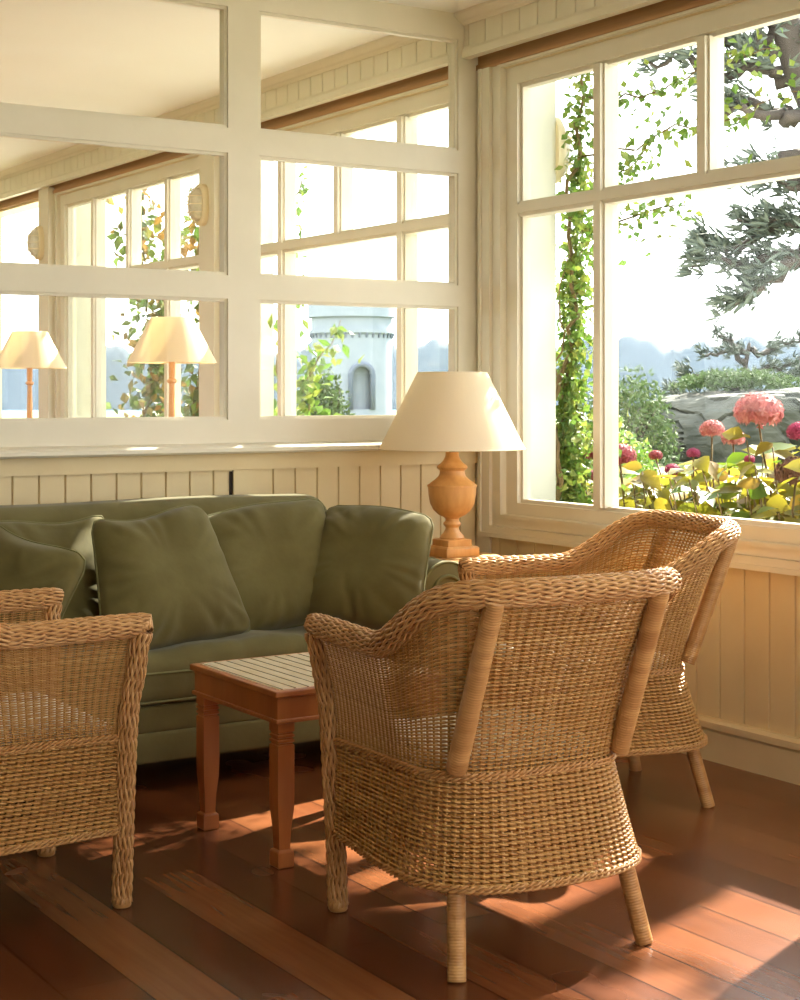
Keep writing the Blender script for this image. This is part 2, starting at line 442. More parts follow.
struct(one_box('trim_8', M['slot_shade'], 2.822, 2.8355, YB+.008, YB+.011, .15, .995))  # dark strip laid on the boards, stands for the shaded slot by the stile
tr = MB(); tr.box(XW-.004, XW+.05, YB-.075, YB+.08, .15, 2.72)
struct(tr.build('trim_9', M['paint']))

# ------------------------------------------------------------------ bulkhead lights
def bulkhead(loc, label, out=False):
    r = empty('bulkhead_light', loc)
    s = 1 if out else -1
    def oval(h, w, n=32): return [(w*math.copysign(abs(math.cos(t))**.75, math.cos(t)), h*math.copysign(abs(math.sin(t))**.75, math.sin(t))) for t in np.arange(n)*2*PI/n]
    b = MB()
    n = 32; V = []
    for d, k in ((0, 1), (.028, 1), (.036, .93), (.036, .8)):
        for p, q in oval(.118, .068): V.append((s*d, p*k, q*k))
    Q = [(i*n+j, i*n+(j+1) % n, (i+1)*n+(j+1) % n, (i+1)*n+j) for i in range(3) for j in range(n)]
    b.add(V, Q, [list(range(n))]); b.build('housing', M['bulk'], r, auto=40, recalc=True)
    d = MB(); V = []
    for k, dd in ((.8, .034), (.74, .06), (.55, .078), (.3, .086)):
        for p, q in oval(.118, .068): V.append((s*dd, p*k, q*k))
    Q = [(i*n+j, i*n+(j+1) % n, (i+1)*n+(j+1) % n, (i+1)*n+j) for i in range(3) for j in range(n)]
    d.add(V, Q, [[3*n+j for j in range(n)]]); d.build('lens', M['lens'], r, smooth=True, recalc=True)
    g = MB()
    for z in (-.045, 0, .045):
        g.tube([(s*.036, -.058, z), (s*.085, -.04, z), (s*.095, 0, z), (s*.085, .04, z), (s*.036, .058, z)], .0035, 6)
    g.tube([(s*.036, 0, -.105), (s*.088, 0, -.075), (s*.097, 0, 0), (s*.088, 0, .075), (s*.036, 0, .105)], .0035, 6)
    g.build('guard', M['bulk'], r, smooth=True)
    r.scale = (1.25,)*3 if out else (1, 1, 1); tag(r, label, 'wall light', 'bulkhead lights along the veranda'); return r
bulkhead((3.955, 8.19, 2.355), 'cream oval bulkhead light with guard on second-room pier, nearest the post')
bulkhead((3.955, 10.78, 2.345), 'cream oval bulkhead light on far pier at the left edge')
bulkhead((4.335, 5.555, 2.36), 'white oval bulkhead light outside on the white pier beside climbing vine', True)

# ------------------------------------------------------------------ sofa
def dent(v, f=9, a=.004):
    return v
sofa = empty('sofa', (2.29, 5.15, 0))
o_ = np.array([2.29, 5.15, 0])
tag(sofa, 'long olive green upholstered sofa with rolled arms under the glazed partition', 'sofa')
class SO(MB):
    def build(s, *a, **k):
        s.v = [v - o_ for v in s.v]; return MB.build(s, *a, **k)
def lump(v):
    a = .006*math.sin(v.x*9.3+v.z*7)+.004*math.sin(v.x*21+v.y*11)
    v.z += a if v.z > .4 else 0
    if v.y < 4.86 and v.z > .3: v.y += .004*math.sin(v.x*60)*math.sin(v.x*7.3) ; v.z += .003*math.sin(v.x*75+1)*(1 if v.z > .4 else 0)
    return v
q = SO(); q.rbox(1.38, 3.165, 4.80, 5.30, .28, .468, .055, 5, cuts=.03, fn=lump); q.build('seat_cushion', M['fabric'], sofa, smooth=True)
w = SO(); w.tube([(x, 4.799+.002*math.sin(x*30), .392) for x in np.arange(1.40, 3.15, .02)], .005, 6); w.tube([(x, 4.80, .30) for x in np.arange(1.40, 3.15, .05)], .005, 6)
q = SO(); q.rbox(1.19, 3.345, 4.815, 5.50, .195, .285, .012, 3)
q.rbox(1.19, 3.345, 4.808, 5.50, .10, .20, .012, 3); base = q.build('base', M['fabric'], sofa, auto=40)
w.build('piping', M['piping'], sofa, smooth=True)
def backfn(v):
    v.z += .004*math.sin(v.x*5.1+1) ; v.y += (v.z-.47)*.10*(1 if v.y < 5.4 else .6)
    return v
q = SO(); q.rbox(1.44, 3.095, 5.22, 5.46, .282, .915, .085, 6, cuts=.05, fn=backfn); q.build('backrest', M['fabric'], sofa, smooth=True)
def arm(cx, side):
    r = .115; zc = .58
    pts = [(cx+r*math.cos(t), zc+r*math.sin(t)) for t in np.linspace(-PI*.18, PI*1.12, 30)]
    inner, outer = cx-.10, cx+.085
    poly = [(outer, .10), (outer, zc-.09)]+pts+[(inner-.0, zc-.12), (inner, .10)]
    if side < 0: poly = [(2*cx-p, z) for p, z in poly]
    n = len(poly); P = np.array(poly); cen = P.mean(0)
    ys = [4.775, 4.768, 4.785, 4.80, 5.2, 5.47]; sc = [.0, .90, .975, 1, 1, 1]
    ys = [4.770, 4.776, 4.792, 5.2, 5.45, 5.47]; sc = [.90, .965, 1, 1, 1, .97]
    V = []
    for y, k in zip(ys, sc):
        for p in P: V.append((cen[0]+(p[0]-cen[0])*k, y, cen[1]+(p[1]-cen[1])*k))
    Q = [(i*n+j, i*n+(j+1) % n, (i+1)*n+(j+1) % n, (i+1)*n+j) for i in range(len(ys)-1) for j in range(n)]
    q = SO(); q.add(V, Q, [list(range(n)), [(len(ys)-1)*n+j for j in range(n)]]); a = q.build('arm', M['fabric'], sofa, auto=50, recalc=True)
    w = SO()
    w.tube([(cen[0]+(p[0]-cen[0])*.97, 4.772, cen[1]+(p[1]-cen[1])*.97) for p in P], .006, 6, closed=True)
    w.tube([(cx+.062*math.cos(t), 4.768, zc+.062*math.sin(t)) for t in np.linspace(0, 2*PI, 28)[:-1]], .008, 6, closed=True)
    w.tube([(cx+(-1 if side < 0 else 1)*(r+.001)*math.cos(t), 4.90, zc+(r+.001)*math.sin(t)) for t in np.linspace(-.2, PI*.98, 24)], .004, 6)
    w.build('piping', M['piping'], a, smooth=True)
arm(3.27, 1); arm(1.26, -1)
for x in (1.28, 3.26):
    for y in (4.87, 5.42):
        q = SO(); q.sqlathe([(.022, 0), (.03, .101)], (x, y, 0)); q.build('foot', M['rubber'], sofa)

# ------------------------------------------------------------------ throw pillows
def pillow(loc, size, thick, rot, label, seed=0, taper=0):
    """rot = quaternion taking local (x right, y up, z towards viewer)"""
    root = empty('throw_pillow'); rnd = np.random.default_rng(seed)
    n = 57; g = np.linspace(-1, 1, n); A, B = np.meshgrid(g, g, indexing='ij')
    W, H = size
    rc = np.clip(np.abs(A)*np.abs(B)-.80, 0, 1)*.30           # softened corners
    px = A*W/2*(1-.035*(1-B**2)*np.abs(A)**1.5-rc); py = B*H/2*(1-.035*(1-A**2)*np.abs(B)**1.5-rc)
    px *= 1-taper*B
    py += .012*np.sin(A*rnd.uniform(2.5, 4)+rnd.uniform(0, 6))*np.clip(B, 0, 1)**2      # uneven top edge
    e = (1-np.abs(A)**3.2)*(1-np.abs(B)**3.2)
    th = thick/2*np.clip(e, 0, 1)**.55*(1-.12*B)
    wr = np.zeros_like(A)
    for k in range(6):
        an = rnd.uniform(0, 2*PI); fx, fy = math.cos(an)*rnd.uniform(3, 7), math.sin(an)*rnd.uniform(3, 7)
        wr += np.sin(A*fx+B*fy+rnd.uniform(0, 6))*.0035
    for k in range(9):                  # sharp folds running in from the seams and corners
        t0 = rnd.uniform(0, 2*PI) if k > 3 else PI/4+k*PI/2+rnd.uniform(-.25, .25)
        cx_, cy_ = 1.15*math.cos(t0), 1.15*math.sin(t0); cx_, cy_ = np.clip([cx_*1.2, cy_*1.2], -1, 1)
        aim = math.atan2(-cy_, -cx_)+rnd.uniform(-.6, .6); L_ = rnd.uniform(.5, 1.0); wd = rnd.uniform(.05, .09)
        u_ = (A-cx_)*math.cos(aim)+(B-cy_)*math.sin(aim); v_ = -(A-cx_)*math.sin(aim)+(B-cy_)*math.cos(aim)+.08*np.sin(u_*4+k)
        wr += rnd.choice([-1, 1])*.011*np.exp(-(v_/wd)**2)*np.clip(1-u_/L_, 0, 1)*np.clip(u_*6, 0, 1)
    edge = np.clip(np.maximum(np.abs(A), np.abs(B))*1.6-.6, 0, 1)
    wr += edge*np.sin(np.arctan2(B, A)*17+2*np.sin(np.arctan2(B, A)*5+rnd.uniform(0, 6)))*.0045
    wr *= np.clip(e*3, 0, 1)
    q = MB()
    for s in (1, -1):
        V = np.stack([px, py, s*(th+wr)], -1).reshape(-1, 3)
        i, j = np.meshgrid(np.arange(n-1), np.arange(n-1), indexing='ij')
        Q = np.stack([i*n+j, (i+1)*n+j, (i+1)*n+j+1, i*n+j+1], -1).reshape(-1, 4)
        if s < 0: Q = Q[:, ::-1]
        q.add(V, Q)
    c = q.build('cover', M['fabric2'], root, smooth=True)
    ed = [(i, 0) for i in range(n-1)]+[(n-1, j) for j in range(n-1)]+[(i, n-1) for i in range(n-1, 0, -1)]+[(0, j) for j in range(n-1, 0, -1)]
    w = MB(); w.tube([(px[i, j], py[i, j], 0) for i, j in ed], .0042, 6, closed=True); w.build('piping', M['piping'], root, smooth=True)
    root.rotation_mode = 'QUATERNION'; root.rotation_quaternion = rot; root.location = loc
    tag(root, label, 'cushion', 'olive throw pillows on the sofa'); return root
def prot(facing_deg, lean_deg, roll_deg):
    """pillow facing azimuth (0 = towards -y), lean back, roll in its own plane"""
    m = Matrix.Rotation(math.radians(facing_deg), 4, 'Z') @ Matrix.Rotation(math.radians(90-lean_deg), 4, 'X') @ Matrix.Rotation(math.radians(roll_deg), 4, 'Z')
    return m.to_quaternion()
pillow((2.26, 4.98, .672), (.52, .47), .19, prot(6, 20, 4), 'square olive throw pillow in the middle of the sofa, overlapping its neighbour', 1, .15)
pillow((2.715, 5.09, .675), (.56, .46), .17, prot(-4, 17, 8), 'olive throw pillow leaning on the sofa back, partly behind the middle pillow', 2)
pillow((3.02, 4.92, .675), (.47, .46), .18, prot(-52, 26, -5), 'olive throw pillow with one corner up leaning against the right sofa arm', 3, .1)
pillow((1.88, 5.12, .662), (.54, .44), .16, prot(3, 16, 2), 'olive throw pillow flat against sofa back behind the left armchair', 4)
pillow((1.66, 4.92, .668), (.46, .42), .20, prot(-38, 10, -22), 'olive throw pillow turned askew at the left end of the sofa, nearest the left armchair', 5)

# ------------------------------------------------------------------ coffee table
ct = empty('coffee_table', (2.355, 4.122, 0)); tag(ct, 'low orange-brown wooden coffee table with pale slatted top before the sofa', 'table')
hw, hd = .28, .272
q = MB(); q.rbox(-hw, hw, -hd, hd, .470, .489, .004, 2); q.build('tabletop', M['tablewood'], ct)
q = MB(); q.box(-hw+.022, hw-.022, -hd+.022, hd-.022, .4885, .4905); q.build('inlay', M['inlay'], ct)
q = MB()
b0 = .018
for x0, x1, y0, y1 in ((-hw+.012, hw-.012, -hd+.012, -hd+b0+.012), (-hw+.012, hw-.012, hd-b0-.012, hd-.012), (-hw+.012, -hw+b0+.012, -hd+.03, hd-.03), (hw-b0-.012, hw-.012, -hd+.03, hd-.03)):
    q.box(x0, x1, y0, y1, .405, .470)
for x0, x1, y0, y1 in ((-hw+.005, hw-.005, -hd+.005, -hd+.03), (-hw+.005, hw-.005, hd-.03, hd-.005), (-hw+.005, -hw+.03, -hd+.03, hd-.03), (hw-.03, hw-.005, -hd+.03, hd-.03)):
    q.rbox(x0, x1, y0, y1, .398, .410, .003, 2)
q.build('apron', M['tablewood'], ct)
for sx in (-1, 1):
    for sy in (-1, 1):
        q = MB(); h = .0255
        prof = [(h, .470), (h, .395), (h, .372), (h-.004, .370), (h-.004, .366), (h, .364), (h, .358), (h-.004, .356), (h-.004, .352), (h, .350), (h, .344), (h-.004, .342), (h-.004, .338), (h, .336), (h, .20), (h-.001, .16), (h-.007, .10), (h-.0085, .06), (h-.0085, .05), (h-.003, .046), (h-.001, .042), (h-.001, .004), (h-.004, 0)]
        q.sqlathe(prof[::-1], (sx*(hw-.041), sy*(hd-.041), 0)); q.build('leg', M['tablewood'], ct, auto=25)

# ------------------------------------------------------------------ wicker armchair
def smooth(t): t = np.clip(t, 0, 1); return t*t*(3-2*t)
ZW = .435
def outline(wf_, wb_, f, b, npts=400, closed=False, ex=3.8):
    yc = b + .26
    th = np.linspace(0, PI, npts)
    cx = -np.sign(np.cos(th))*np.abs(np.cos(th))**(2/ex); cy = np.abs(np.sin(th))**(2/ex)
    X = cx*wb_; Y = yc-(yc-b)*cy
    ns = 80; ys = np.linspace(f, yc, ns)[:-1]; t = smooth((f-ys)/(f-yc)); xs_ = wf_+(wb_-wf_)*t
    L = np.stack([-xs_, ys], 1); Rr = np.stack([xs_[::-1], ys[::-1]], 1)
    P = np.concatenate([L, np.stack([X, Y], 1), Rr])
    if closed:
        fx = np.linspace(wf_, -wf_, 120)[1:-1]; P = np.concatenate([P, np.stack([fx, np.full_like(fx, f)], 1), P[:1]])
    return P
def resample(P, m, closed=False):
    d = np.concatenate([[0], np.cumsum(np.linalg.norm(np.diff(P, axis=0), axis=1))])
    t = np.linspace(0, d[-1], m+1)[:-1] if closed else np.linspace(0, d[-1], m)
    return np.stack([np.interp(t, d, P[:, k]) for k in range(P.shape[1])], 1)
def lerp3(s, a, b, c):                # value at 0, .5, 1
    return a*(1-s)*(1-2*s)+b*4*s*(1-s)+c*s*(2*s-1)
def rimz(y): return .715 + .150*smooth((-.02-y)/.36)
def upper(s, m):
    wf_ = lerp3(s, .276, .286, .312); wb_ = lerp3(s, .262, .290, .332)
    f = lerp3(s, .275, .288, .325); b = lerp3(s, -.245, -.303, -.405)
    P = resample(outline(wf_, wb_, f, b, ex=3.8-.5*s), m)
    return P
NS, SP = 78, 4
m = NS*SP+1
SR = np.linspace(0, 1, 9)
rim_xy = upper(1.0, m); rim_z = rimz(rim_xy[:, 1])
def surf(s):
    P = upper(s, m); z = ZW+s*(rim_z-ZW)
    return np.stack([P[:, 0], P[:, 1], z], 1)
def normals(P3, closed=False):
    T = (np.roll(P3, -1, 0)-np.roll(P3, 1, 0)) if closed else np.gradient(P3, axis=0)
    N_ = np.stack([-T[:, 1], T[:, 0], np.zeros(len(T))], 1)
    return N_/(np.linalg.norm(N_, axis=1)[:, None]+1e-9)
def braid(mb, P, r, n=8, pitch=.30, rs=None, closed=False, sides=5, step=.009, taper=None):
    P = np.asarray(P, float)
    d = np.concatenate([[0], np.cumsum(np.linalg.norm(np.diff(P, axis=0), axis=1))]); L = d[-1]
    k = int(L/step); t = np.linspace(0, L, k)
    C = np.stack([np.interp(t, d, P[:, i]) for i in range(3)], 1)
    rr = np.interp(t, d, np.broadcast_to(r, (len(P),)))
    T = np.gradient(C, axis=0); T /= np.linalg.norm(T, axis=1)[:, None]
    Nn = np.zeros_like(C); a = np.array([0, 0, 1.]) if abs(T[0][2]) < .9 else np.array([1., 0, 0])
    cur = np.cross(T[0], a); cur /= np.linalg.norm(cur)
    for i in range(k):
        cur = cur-T[i]*np.dot(cur, T[i]); cur /= np.linalg.norm(cur); Nn[i] = cur
    B = np.cross(T, Nn)
    rs = rs or (2*PI*float(np.mean(rr))/(n*2)*.62)
    for sg in (1, -1):
        for j in range(n):
            ph = 2*PI*j/n + sg*2*PI*t/pitch
            wv = np.cos(n*2*PI*t/pitch + (0 if sg > 0 else PI))
            q = rr-rs*.2+rs*.75*wv
            rad = Nn*np.cos(ph)[:, None]+B*np.sin(ph)[:, None]
            mb.tube(C+rad*q[:, None], rs*.7, sides, r2=rs*1.1, nrm=rad)
def wrapped(mb, A, Bp, r0, r1, ring=.0065, sides=12):
    A, Bp = np.array(A, float), np.array(Bp, float); L = np.linalg.norm(Bp-A); k = int(L/ring*4)
    t = np.linspace(0, 1, k); r = (r0+(r1-r0)*t)*(1-.06*np.abs(np.cos(PI*t*L/ring))**3)
    mb.tube(A+(Bp-A)*t[:, None], r, sides)

chair = empty('wicker_armchair')
# woven upper shell
NR = 46
wv = MB()
alt = np.cos(PI*np.arange(m)/SP)
rows = (np.arange(NR)+.6)/NR
for j, s in enumerate(rows):
    P = surf(s); N_ = normals(P)
    pitch = (rim_z-ZW)/NR
    jit = nrng.normal(0, .0004, m); P[:, 2] += np.interp(np.arange(m), np.arange(0, m, 6), jit[::6])
    for sg in (1, -1):
        sg *= 1 if j % 2 else -1
        Q_ = P+N_*(alt*sg*.0050)[:, None]; Q_[:, 2] += pitch*.14*np.sin(PI*np.arange(m)/SP)*sg
        wv.tube(Q_[2:-2], .0021, 4, r2=np.clip(pitch*.26, .0016, .0026)[2:-2], nrm=N_[2:-2])
wv.build('woven_shell', M['wicker'], chair, smooth=True)
st = MB()
grid = [surf(s) for s in np.linspace(-.02, 1, 14)]
for k in range(0, m, SP):
    st.tube([g[k] for g in grid], .0030, 5)
st.build('stakes', M['wicker'], chair, smooth=True)
# woven skirt below the seat, closed round the front
NS2 = 96; m2 = NS2*SP
def lower(t):
    wf_ = .284-.008*t; wb_ = .308-.046*t; f = .278-.003*t; b = -.335+.09*t
    return resample(outline(wf_, wb_, f, b, closed=True, ex=2.8+1.0*t), m2, True)
ZB = .200
sk = MB(); alt2 = np.cos(PI*np.arange(m2)/SP); NR2 = 23
for j in range(NR2):
    t = (j+.5)/NR2; tt = t**.8; P2 = lower(tt); P = np.concatenate([P2, np.full((m2, 1), ZB+t*(ZW-ZB))], 1); N_ = normals(P, True)
    P[:, 2] += .0006*np.sin(np.arange(m2)*.13+j*2.1)
    for sg in (1, -1):
        Q_ = P+N_*(alt2*sg*(1 if j % 2 else -1)*.0052)[:, None]; Q_[:, 2] += .0016*np.sin(PI*np.arange(m2)/SP)*sg*(1 if j % 2 else -1)
        sk.tube(Q_, .0023, 4, closed=True, r2=.0036, nrm=N_)
sk.build('woven_skirt', M['wicker'], chair, smooth=True)
sk2 = MB(); gr = [np.concatenate([lower(max(t, 0)**.8), np.full((m2, 1), ZB+t*(ZW-ZB))], 1) for t in np.linspace(0, 1, 7)]
for k in range(0, m2, SP): sk2.tube([g[k] for g in gr], .0034, 5)
sk2.build('stakes', M['wicker'], chair, smooth=True)
# braided bands at the seat line and along the bottom edge
def band(z, t, r, out):
    P2 = lower(t); N_ = normals(np.concatenate([P2, np.full((m2, 1), z)], 1), True)
    P = np.concatenate([P2, np.full((m2, 1), z)], 1)+N_*0
    Pn = np.concatenate([P, P[:2]])
    b = MB(); Q_ = resample(Pn, 260); Q_ = Q_[:-1]
    for zz, ph in ((.0055, 0), (-.0055, PI)):
        k = len(Q_); sN = normals(Q_, True)
        for s_ in range(2):
            a_ = np.arange(k)*2*PI/(k/58)+s_*PI+ph
            C = Q_+sN*((.0065*np.cos(a_)+out)[:, None])*(-1); C[:, 2] += zz*.8+.0034*np.sin(a_)
            b.tube(C, .0038, 5, closed=True)
    return b
band(ZB-.002, 0, .01, 0).build('bottom_braid', M['wicker_rim'], chair, smooth=True)
band(ZW-.004, 1, .01, .006).build('seat_braid', M['wicker_rim'], chair, smooth=True)
# seat
P2 = resample(outline(.268, .252, .266, -.236, closed=True), 90, True)
q = MB(); n = len(P2)
q.add([(x, y, z) for z in (.405, .425) for x, y in P2], [(j, (j+1) % n, n+(j+1) % n, n+j) for j in range(n)], [list(range(n))[::-1], [n+j for j in range(n)]])
q.build('seat', M['wicker'], chair)
# rolled rim
yt = rim_xy[:, 1]
rim = np.concatenate([rim_xy, rim_z[:, None]], 1)
rim = resample(rim, 120)
first = rim[0]; last = rim[-1]
tipL = np.array([[-.320, .318, .698], [-.316, .314, .708]]); tipR = tipL*np.array([-1, 1, 1])
rim_path = np.concatenate([tipL, rim, tipR[::-1]])
rr = np.full(len(rim_path), .0285); rr[:3] = (.020, .025, .0275); rr[-3:] = (.0275, .025, .020)
c = MB(); c.tube(rim_path, rr*.93, 12); rim_o = c.build('rim', M['core'], chair, smooth=True)
b = MB(); braid(b, rim_path, rr, n=16, pitch=.92); b.build('braid', M['wicker_rim'], rim_o, smooth=True)
# front legs run braided from the floor up into the arm tips
for sx in (-1, 1):
    P = np.array([[.268, .280, .012], [.274, .283, .2], [.286, .286, .42], [.290, .292, .52], [.299, .306, .60], [.308, .305, .655], [.315, .314, .700]])*np.array([sx, 1, 1])
    d = np.linspace(0, 1, len(P)); tt = np.linspace(0, 1, 60)
    P = np.stack([np.interp(tt, d, P[:, k]) for k in range(3)], 1)
    for _ in range(6): P[1:-1] = (P[:-2]+2*P[1:-1]+P[2:])/4
    rl = np.interp(tt, [0, .55, .8, 1], [.0225, .0225, .024, .026])
    c = MB(); c.tube(P, rl*.92, 12); lo = c.build('leg', M['core'], chair, smooth=True)
    b = MB(); braid(b, P, rl, n=12, pitch=.74); b.build('braid', M['wicker_rim'], lo, smooth=True)
    f = MB(); f.lathe([(.0, 0), (.021, 0), (.0245, .004), (.0245, .022), (.021, .026)], 14, (sx*.268, .280, 0)); f.build('foot_wrap', M['wrap'], lo, smooth=True)
# back legs and posts in wrapped cane
for sx in (-1, 1):
    b = MB(); wrapped(b, (sx*.203, -.188, .402), (sx*.258, -.286, 0), .0225, .0215); b.build('leg', M['wrap'], chair, smooth=True)
    b = MB(); wrapped(b, (sx*.226, -.228, .450), (sx*.224, -.390, .850), .0250, .0235); b.build('back_post', M['wrap'], chair, smooth=True)

def pad(loc, rz, label):
    """loose seat pad lying on a chair"""
    P2 = resample(outline(.256, .236, .258, -.218, closed=True, ex=3.2), 72, True); n = len(P2)
    cen = P2.mean(0); V = []
    for k, z in ((.0, 0), (.5, 0), (.95, 0), (1, .012), (1.005, .025), (.98, .038), (.9, .046), (.6, .052), (.3, .054), (0, .055)):
        for p in P2: V.append((*(cen+(p-cen)*k), z+(.002*math.sin(p[0]*30+p[1]*23) if z > .04 else 0)))
    Q = [(i*n+j, i*n+(j+1) % n, (i+1)*n+(j+1) % n, (i+1)*n+j) for i in range(9) for j in range(n)]
    root = empty('seat_cushion', loc, rz)
    q = MB(); q.add(V, Q); q.build('cover', M['cushion_cream'], root, smooth=True)
    w = MB(); w.tube([(*(cen+(p-cen)*1.006), .025) for p in P2], .0045, 6, closed=True); w.build('piping', M['cushion_cream'], root, smooth=True)
    tag(root, label, 'cushion', 'cream seat pads'); return root
chairs = [((2.303, 3.186), math.radians(-4), 'wicker armchair seen from behind in front of coffee table, nearest the camera', 'cream seat pad in the wicker armchair with its back to the camera'),
          ((3.340, 4.050), math.radians(75), 'wicker armchair by the window, its curved back against the sunny beadboard', 'cream seat pad in the wicker armchair by the window'),
          ((1.330, 4.075), math.radians(-90), 'wicker armchair cut off by the left edge, facing the window', 'cream seat pad in the wicker armchair at left edge')]
for i, ((x, y), rz, lab, lab2) in enumerate(chairs):
    o = chair if i == 0 else copy_tree(chair)
    o.location = (x, y, 0); o.rotation_euler = (0, 0, rz)
    tag(o, lab, 'armchair', 'wicker armchairs round the coffee table')
    pad((x, y, .4255), rz, lab2)

# ------------------------------------------------------------------ lamps and side tables
def urn_lamp(loc):
    r = empty('table_lamp', loc); tag(r, 'turned pale wood urn table lamp with wide cream shade in the corner', 'lamp')
    q = MB(); q.rbox(-.078, .078, -.078, .078, 0, .034, .003, 2); q.sqlathe([(.078, .034), (.070, .040), (.056, .040), (.056, .064), (.048, .068)], (0, 0, 0)); q.build('plinth', M['lampwood'], r, auto=30)
    pr = [(.048, .066), (.05, .072), (.044, .082), (.034, .092), (.027, .105), (.026, .113), (.033, .120), (.036, .126), (.033, .132), (.027, .137), (.026, .146), (.034, .153), (.055, .163), (.075, .182), (.088, .208), (.094, .24), (.096, .272), (.099, .274), (.099, .280), (.094, .283), (.085, .290), (.066, .303), (.054, .315), (.050, .325), (.049, .337), (.058, .343), (.061, .350), (.058, .357), (.045, .366), (.034, .378), (.027, .393), (.026, .41), (.0, .41)]
    q = MB(); q.lathe(pr, 40); q.build('urn', M['lampwood'], r, auto=35)
    q = MB(); q.lathe([(.012, .41), (.014, .43), (.014, .5), (.0, .5)], 16)
    for k in range(3):
        a = k*2*PI/3; q.tube([(0, 0, .495), (.07*math.cos(a), .07*math.sin(a), .60), (.137*math.cos(a), .137*math.sin(a), .722)], .0025, 6)
    q.build('holder', M['brass'], r, smooth=True)
    q = MB(); q.lathe([(.290, .422), (.138, .727), (.1365, .727), (.2885, .423), (.290, .422)], 64); sh = q.build('lamp_shade', M['shade'], r, auto=40)
    q = MB(); q.tube([(.2895*math.cos(t), .2895*math.sin(t), .424) for t in np.arange(64)*2*PI/64], .0022, 6, closed=True); q.build('edge_binding', M['shade'], sh, smooth=True); q = MB(); q.tube([(.1375*math.cos(t), .1375*math.sin(t), .725) for t in np.arange(48)*2*PI/48], .0022, 6, closed=True); q.build('edge_binding', M['shade'], sh, smooth=True)
urn_lamp((3.618, 5.245, .656))
r = empty('side_table', (3.615, 5.245, 0)); tag(r, 'small round wicker side table behind the sofa arm carrying the lamp', 'table')
q = MB(); q.lathe([(0, .632), (.185, .632), (.2, .638), (.2, .650), (.19, .656), (0, .656)], 48); q.build('tabletop', M['wrap'], r, auto=40)
q = MB(); braid(q, [(.198*math.cos(t), .198*math.sin(t), .634) for t in np.linspace(0, 2*PI, 80)], .013, n=5, pitch=.12); q.build('rim', M['wicker_rim'], r, smooth=True)
for k in range(4):
    a = PI/4+k*PI/2; q = MB(); wrapped(q, (.15*math.cos(a), .15*math.sin(a), .634), (.165*math.cos(a), .165*math.sin(a), 0), .015, .015); q.build('leg', M['wrap'], r, smooth=True)
q = MB(); q.tube([(.155*math.cos(t), .155*math.sin(t), .25) for t in np.arange(40)*2*PI/40], .009, 8, closed=True); q.build('stretcher', M['wrap'], r, smooth=True)

def stick_lamp(x, y, label, tlabel):
    zt = .76
    t = empty('console_table', (x, y, 0)); tag(t, tlabel, 'table', 'side tables in the next room')
    q = MB(); q.lathe([(0, zt-.03), (.24, zt-.03), (.25, zt-.02), (.25, zt-.005), (.245, zt), (0, zt)], 40); q.build('tabletop', M['tablewood'], t, auto=40)
    q = MB(); q.lathe([(.0, 0), (.17, 0), (.17, .02), (.05, .05), (.03, .1), (.035, .3), (.045, .4), (.03, .5), (.03, .65), (.06, .70), (.10, zt-.03)], 32); q.build('pedestal', M['tablewood'], t, auto=40)
    r = empty('table_lamp', (x, y, zt)); tag(r, label, 'lamp', 'candlestick lamps beyond the glazed partition')
    q = MB(); q.lathe([(0, 0), (.085, 0), (.085, .012), (.06, .022), (.035, .035), (.028, .06), (.03, .08), (.014, .10), (.017, .25), (.018, .40), (.013, .57), (.013, .585), (.024, .592), (.024, .602), (.013, .608), (.016, .63), (.016, .70), (.0, .70)], 24); q.build('candlestick', M['lampwood'], r, auto=35)
    q = MB(); q.lathe([(.008, .70), (.008, .86), (0, .86)], 10)
    for k in range(3):
        a = k*2*PI/3; q.tube([(0, 0, .855), (.099*math.cos(a), .099*math.sin(a), .895)], .002, 5)
    q.build('holder', M['brass'], r)
    q = MB(); q.lathe([(.212, .683), (.100, .897), (.0985, .897), (.2105, .684), (.212, .683)], 48); q.build('lamp_shade', M['shade'], r, auto=40)
    return r
stick_lamp(3.215, 7.0, 'candlestick lamp with cream shade beyond the partition, nearer the post', 'round pedestal table under the candlestick lamp nearer the post')
stick_lamp(3.235, 9.0, 'candlestick lamp with cream shade beyond the glazing at the far left edge', 'round pedestal table under the farther candlestick lamp')

# ------------------------------------------------------------------ outdoors
M['lawn'] = mat('lawn', S(86, 98, 58), .9, S(104, 112, 70), 3, bump=.3, bscale=40)
M['sea'] = mat('sea_water', S(110, 150, 170), .25, S(130, 165, 180), .05)
M['hill'] = mat('wooded_hill', S(26, 36, 40), .95, S(20, 30, 34), .02)
M['stone'] = mat('rock_stone', S(84, 84, 76), .95, S(50, 53, 47), 1.1, (1, 1, .6), bump=.6, bscale=3, detail=8)
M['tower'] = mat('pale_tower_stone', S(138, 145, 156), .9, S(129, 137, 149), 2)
M['slate'] = mat('grey_arch_stone', S(98, 106, 122), .9)
M['bark'] = mat('bark', S(74, 66, 58), .9, S(54, 48, 42), 6, (1, 1, .2))
M['stem'] = mat('green_brown_stem', S(120, 96, 58), .7, S(92, 78, 42), 10)
M['vineleaf'] = mat('vine_leaf', S(110, 150, 50), .5, island=[S(72, 102, 38), S(104, 132, 50), S(82, 116, 42), S(134, 142, 62), S(116, 138, 56)], transl=.35)
M['roseleaf'] = mat('rose_leaf', S(110, 150, 50), .5, island=[S(66, 96, 34), S(94, 114, 42), S(62, 90, 36), S(146, 106, 50), S(104, 118, 52)], transl=.35)
M['hydleaf'] = mat('hydrangea_leaf', S(170, 170, 50), .45, island=[S(84, 112, 30), S(152, 142, 44), S(120, 126, 36), S(164, 146, 48), S(90, 116, 30), S(150, 118, 46), S(122, 116, 40)], transl=.55)
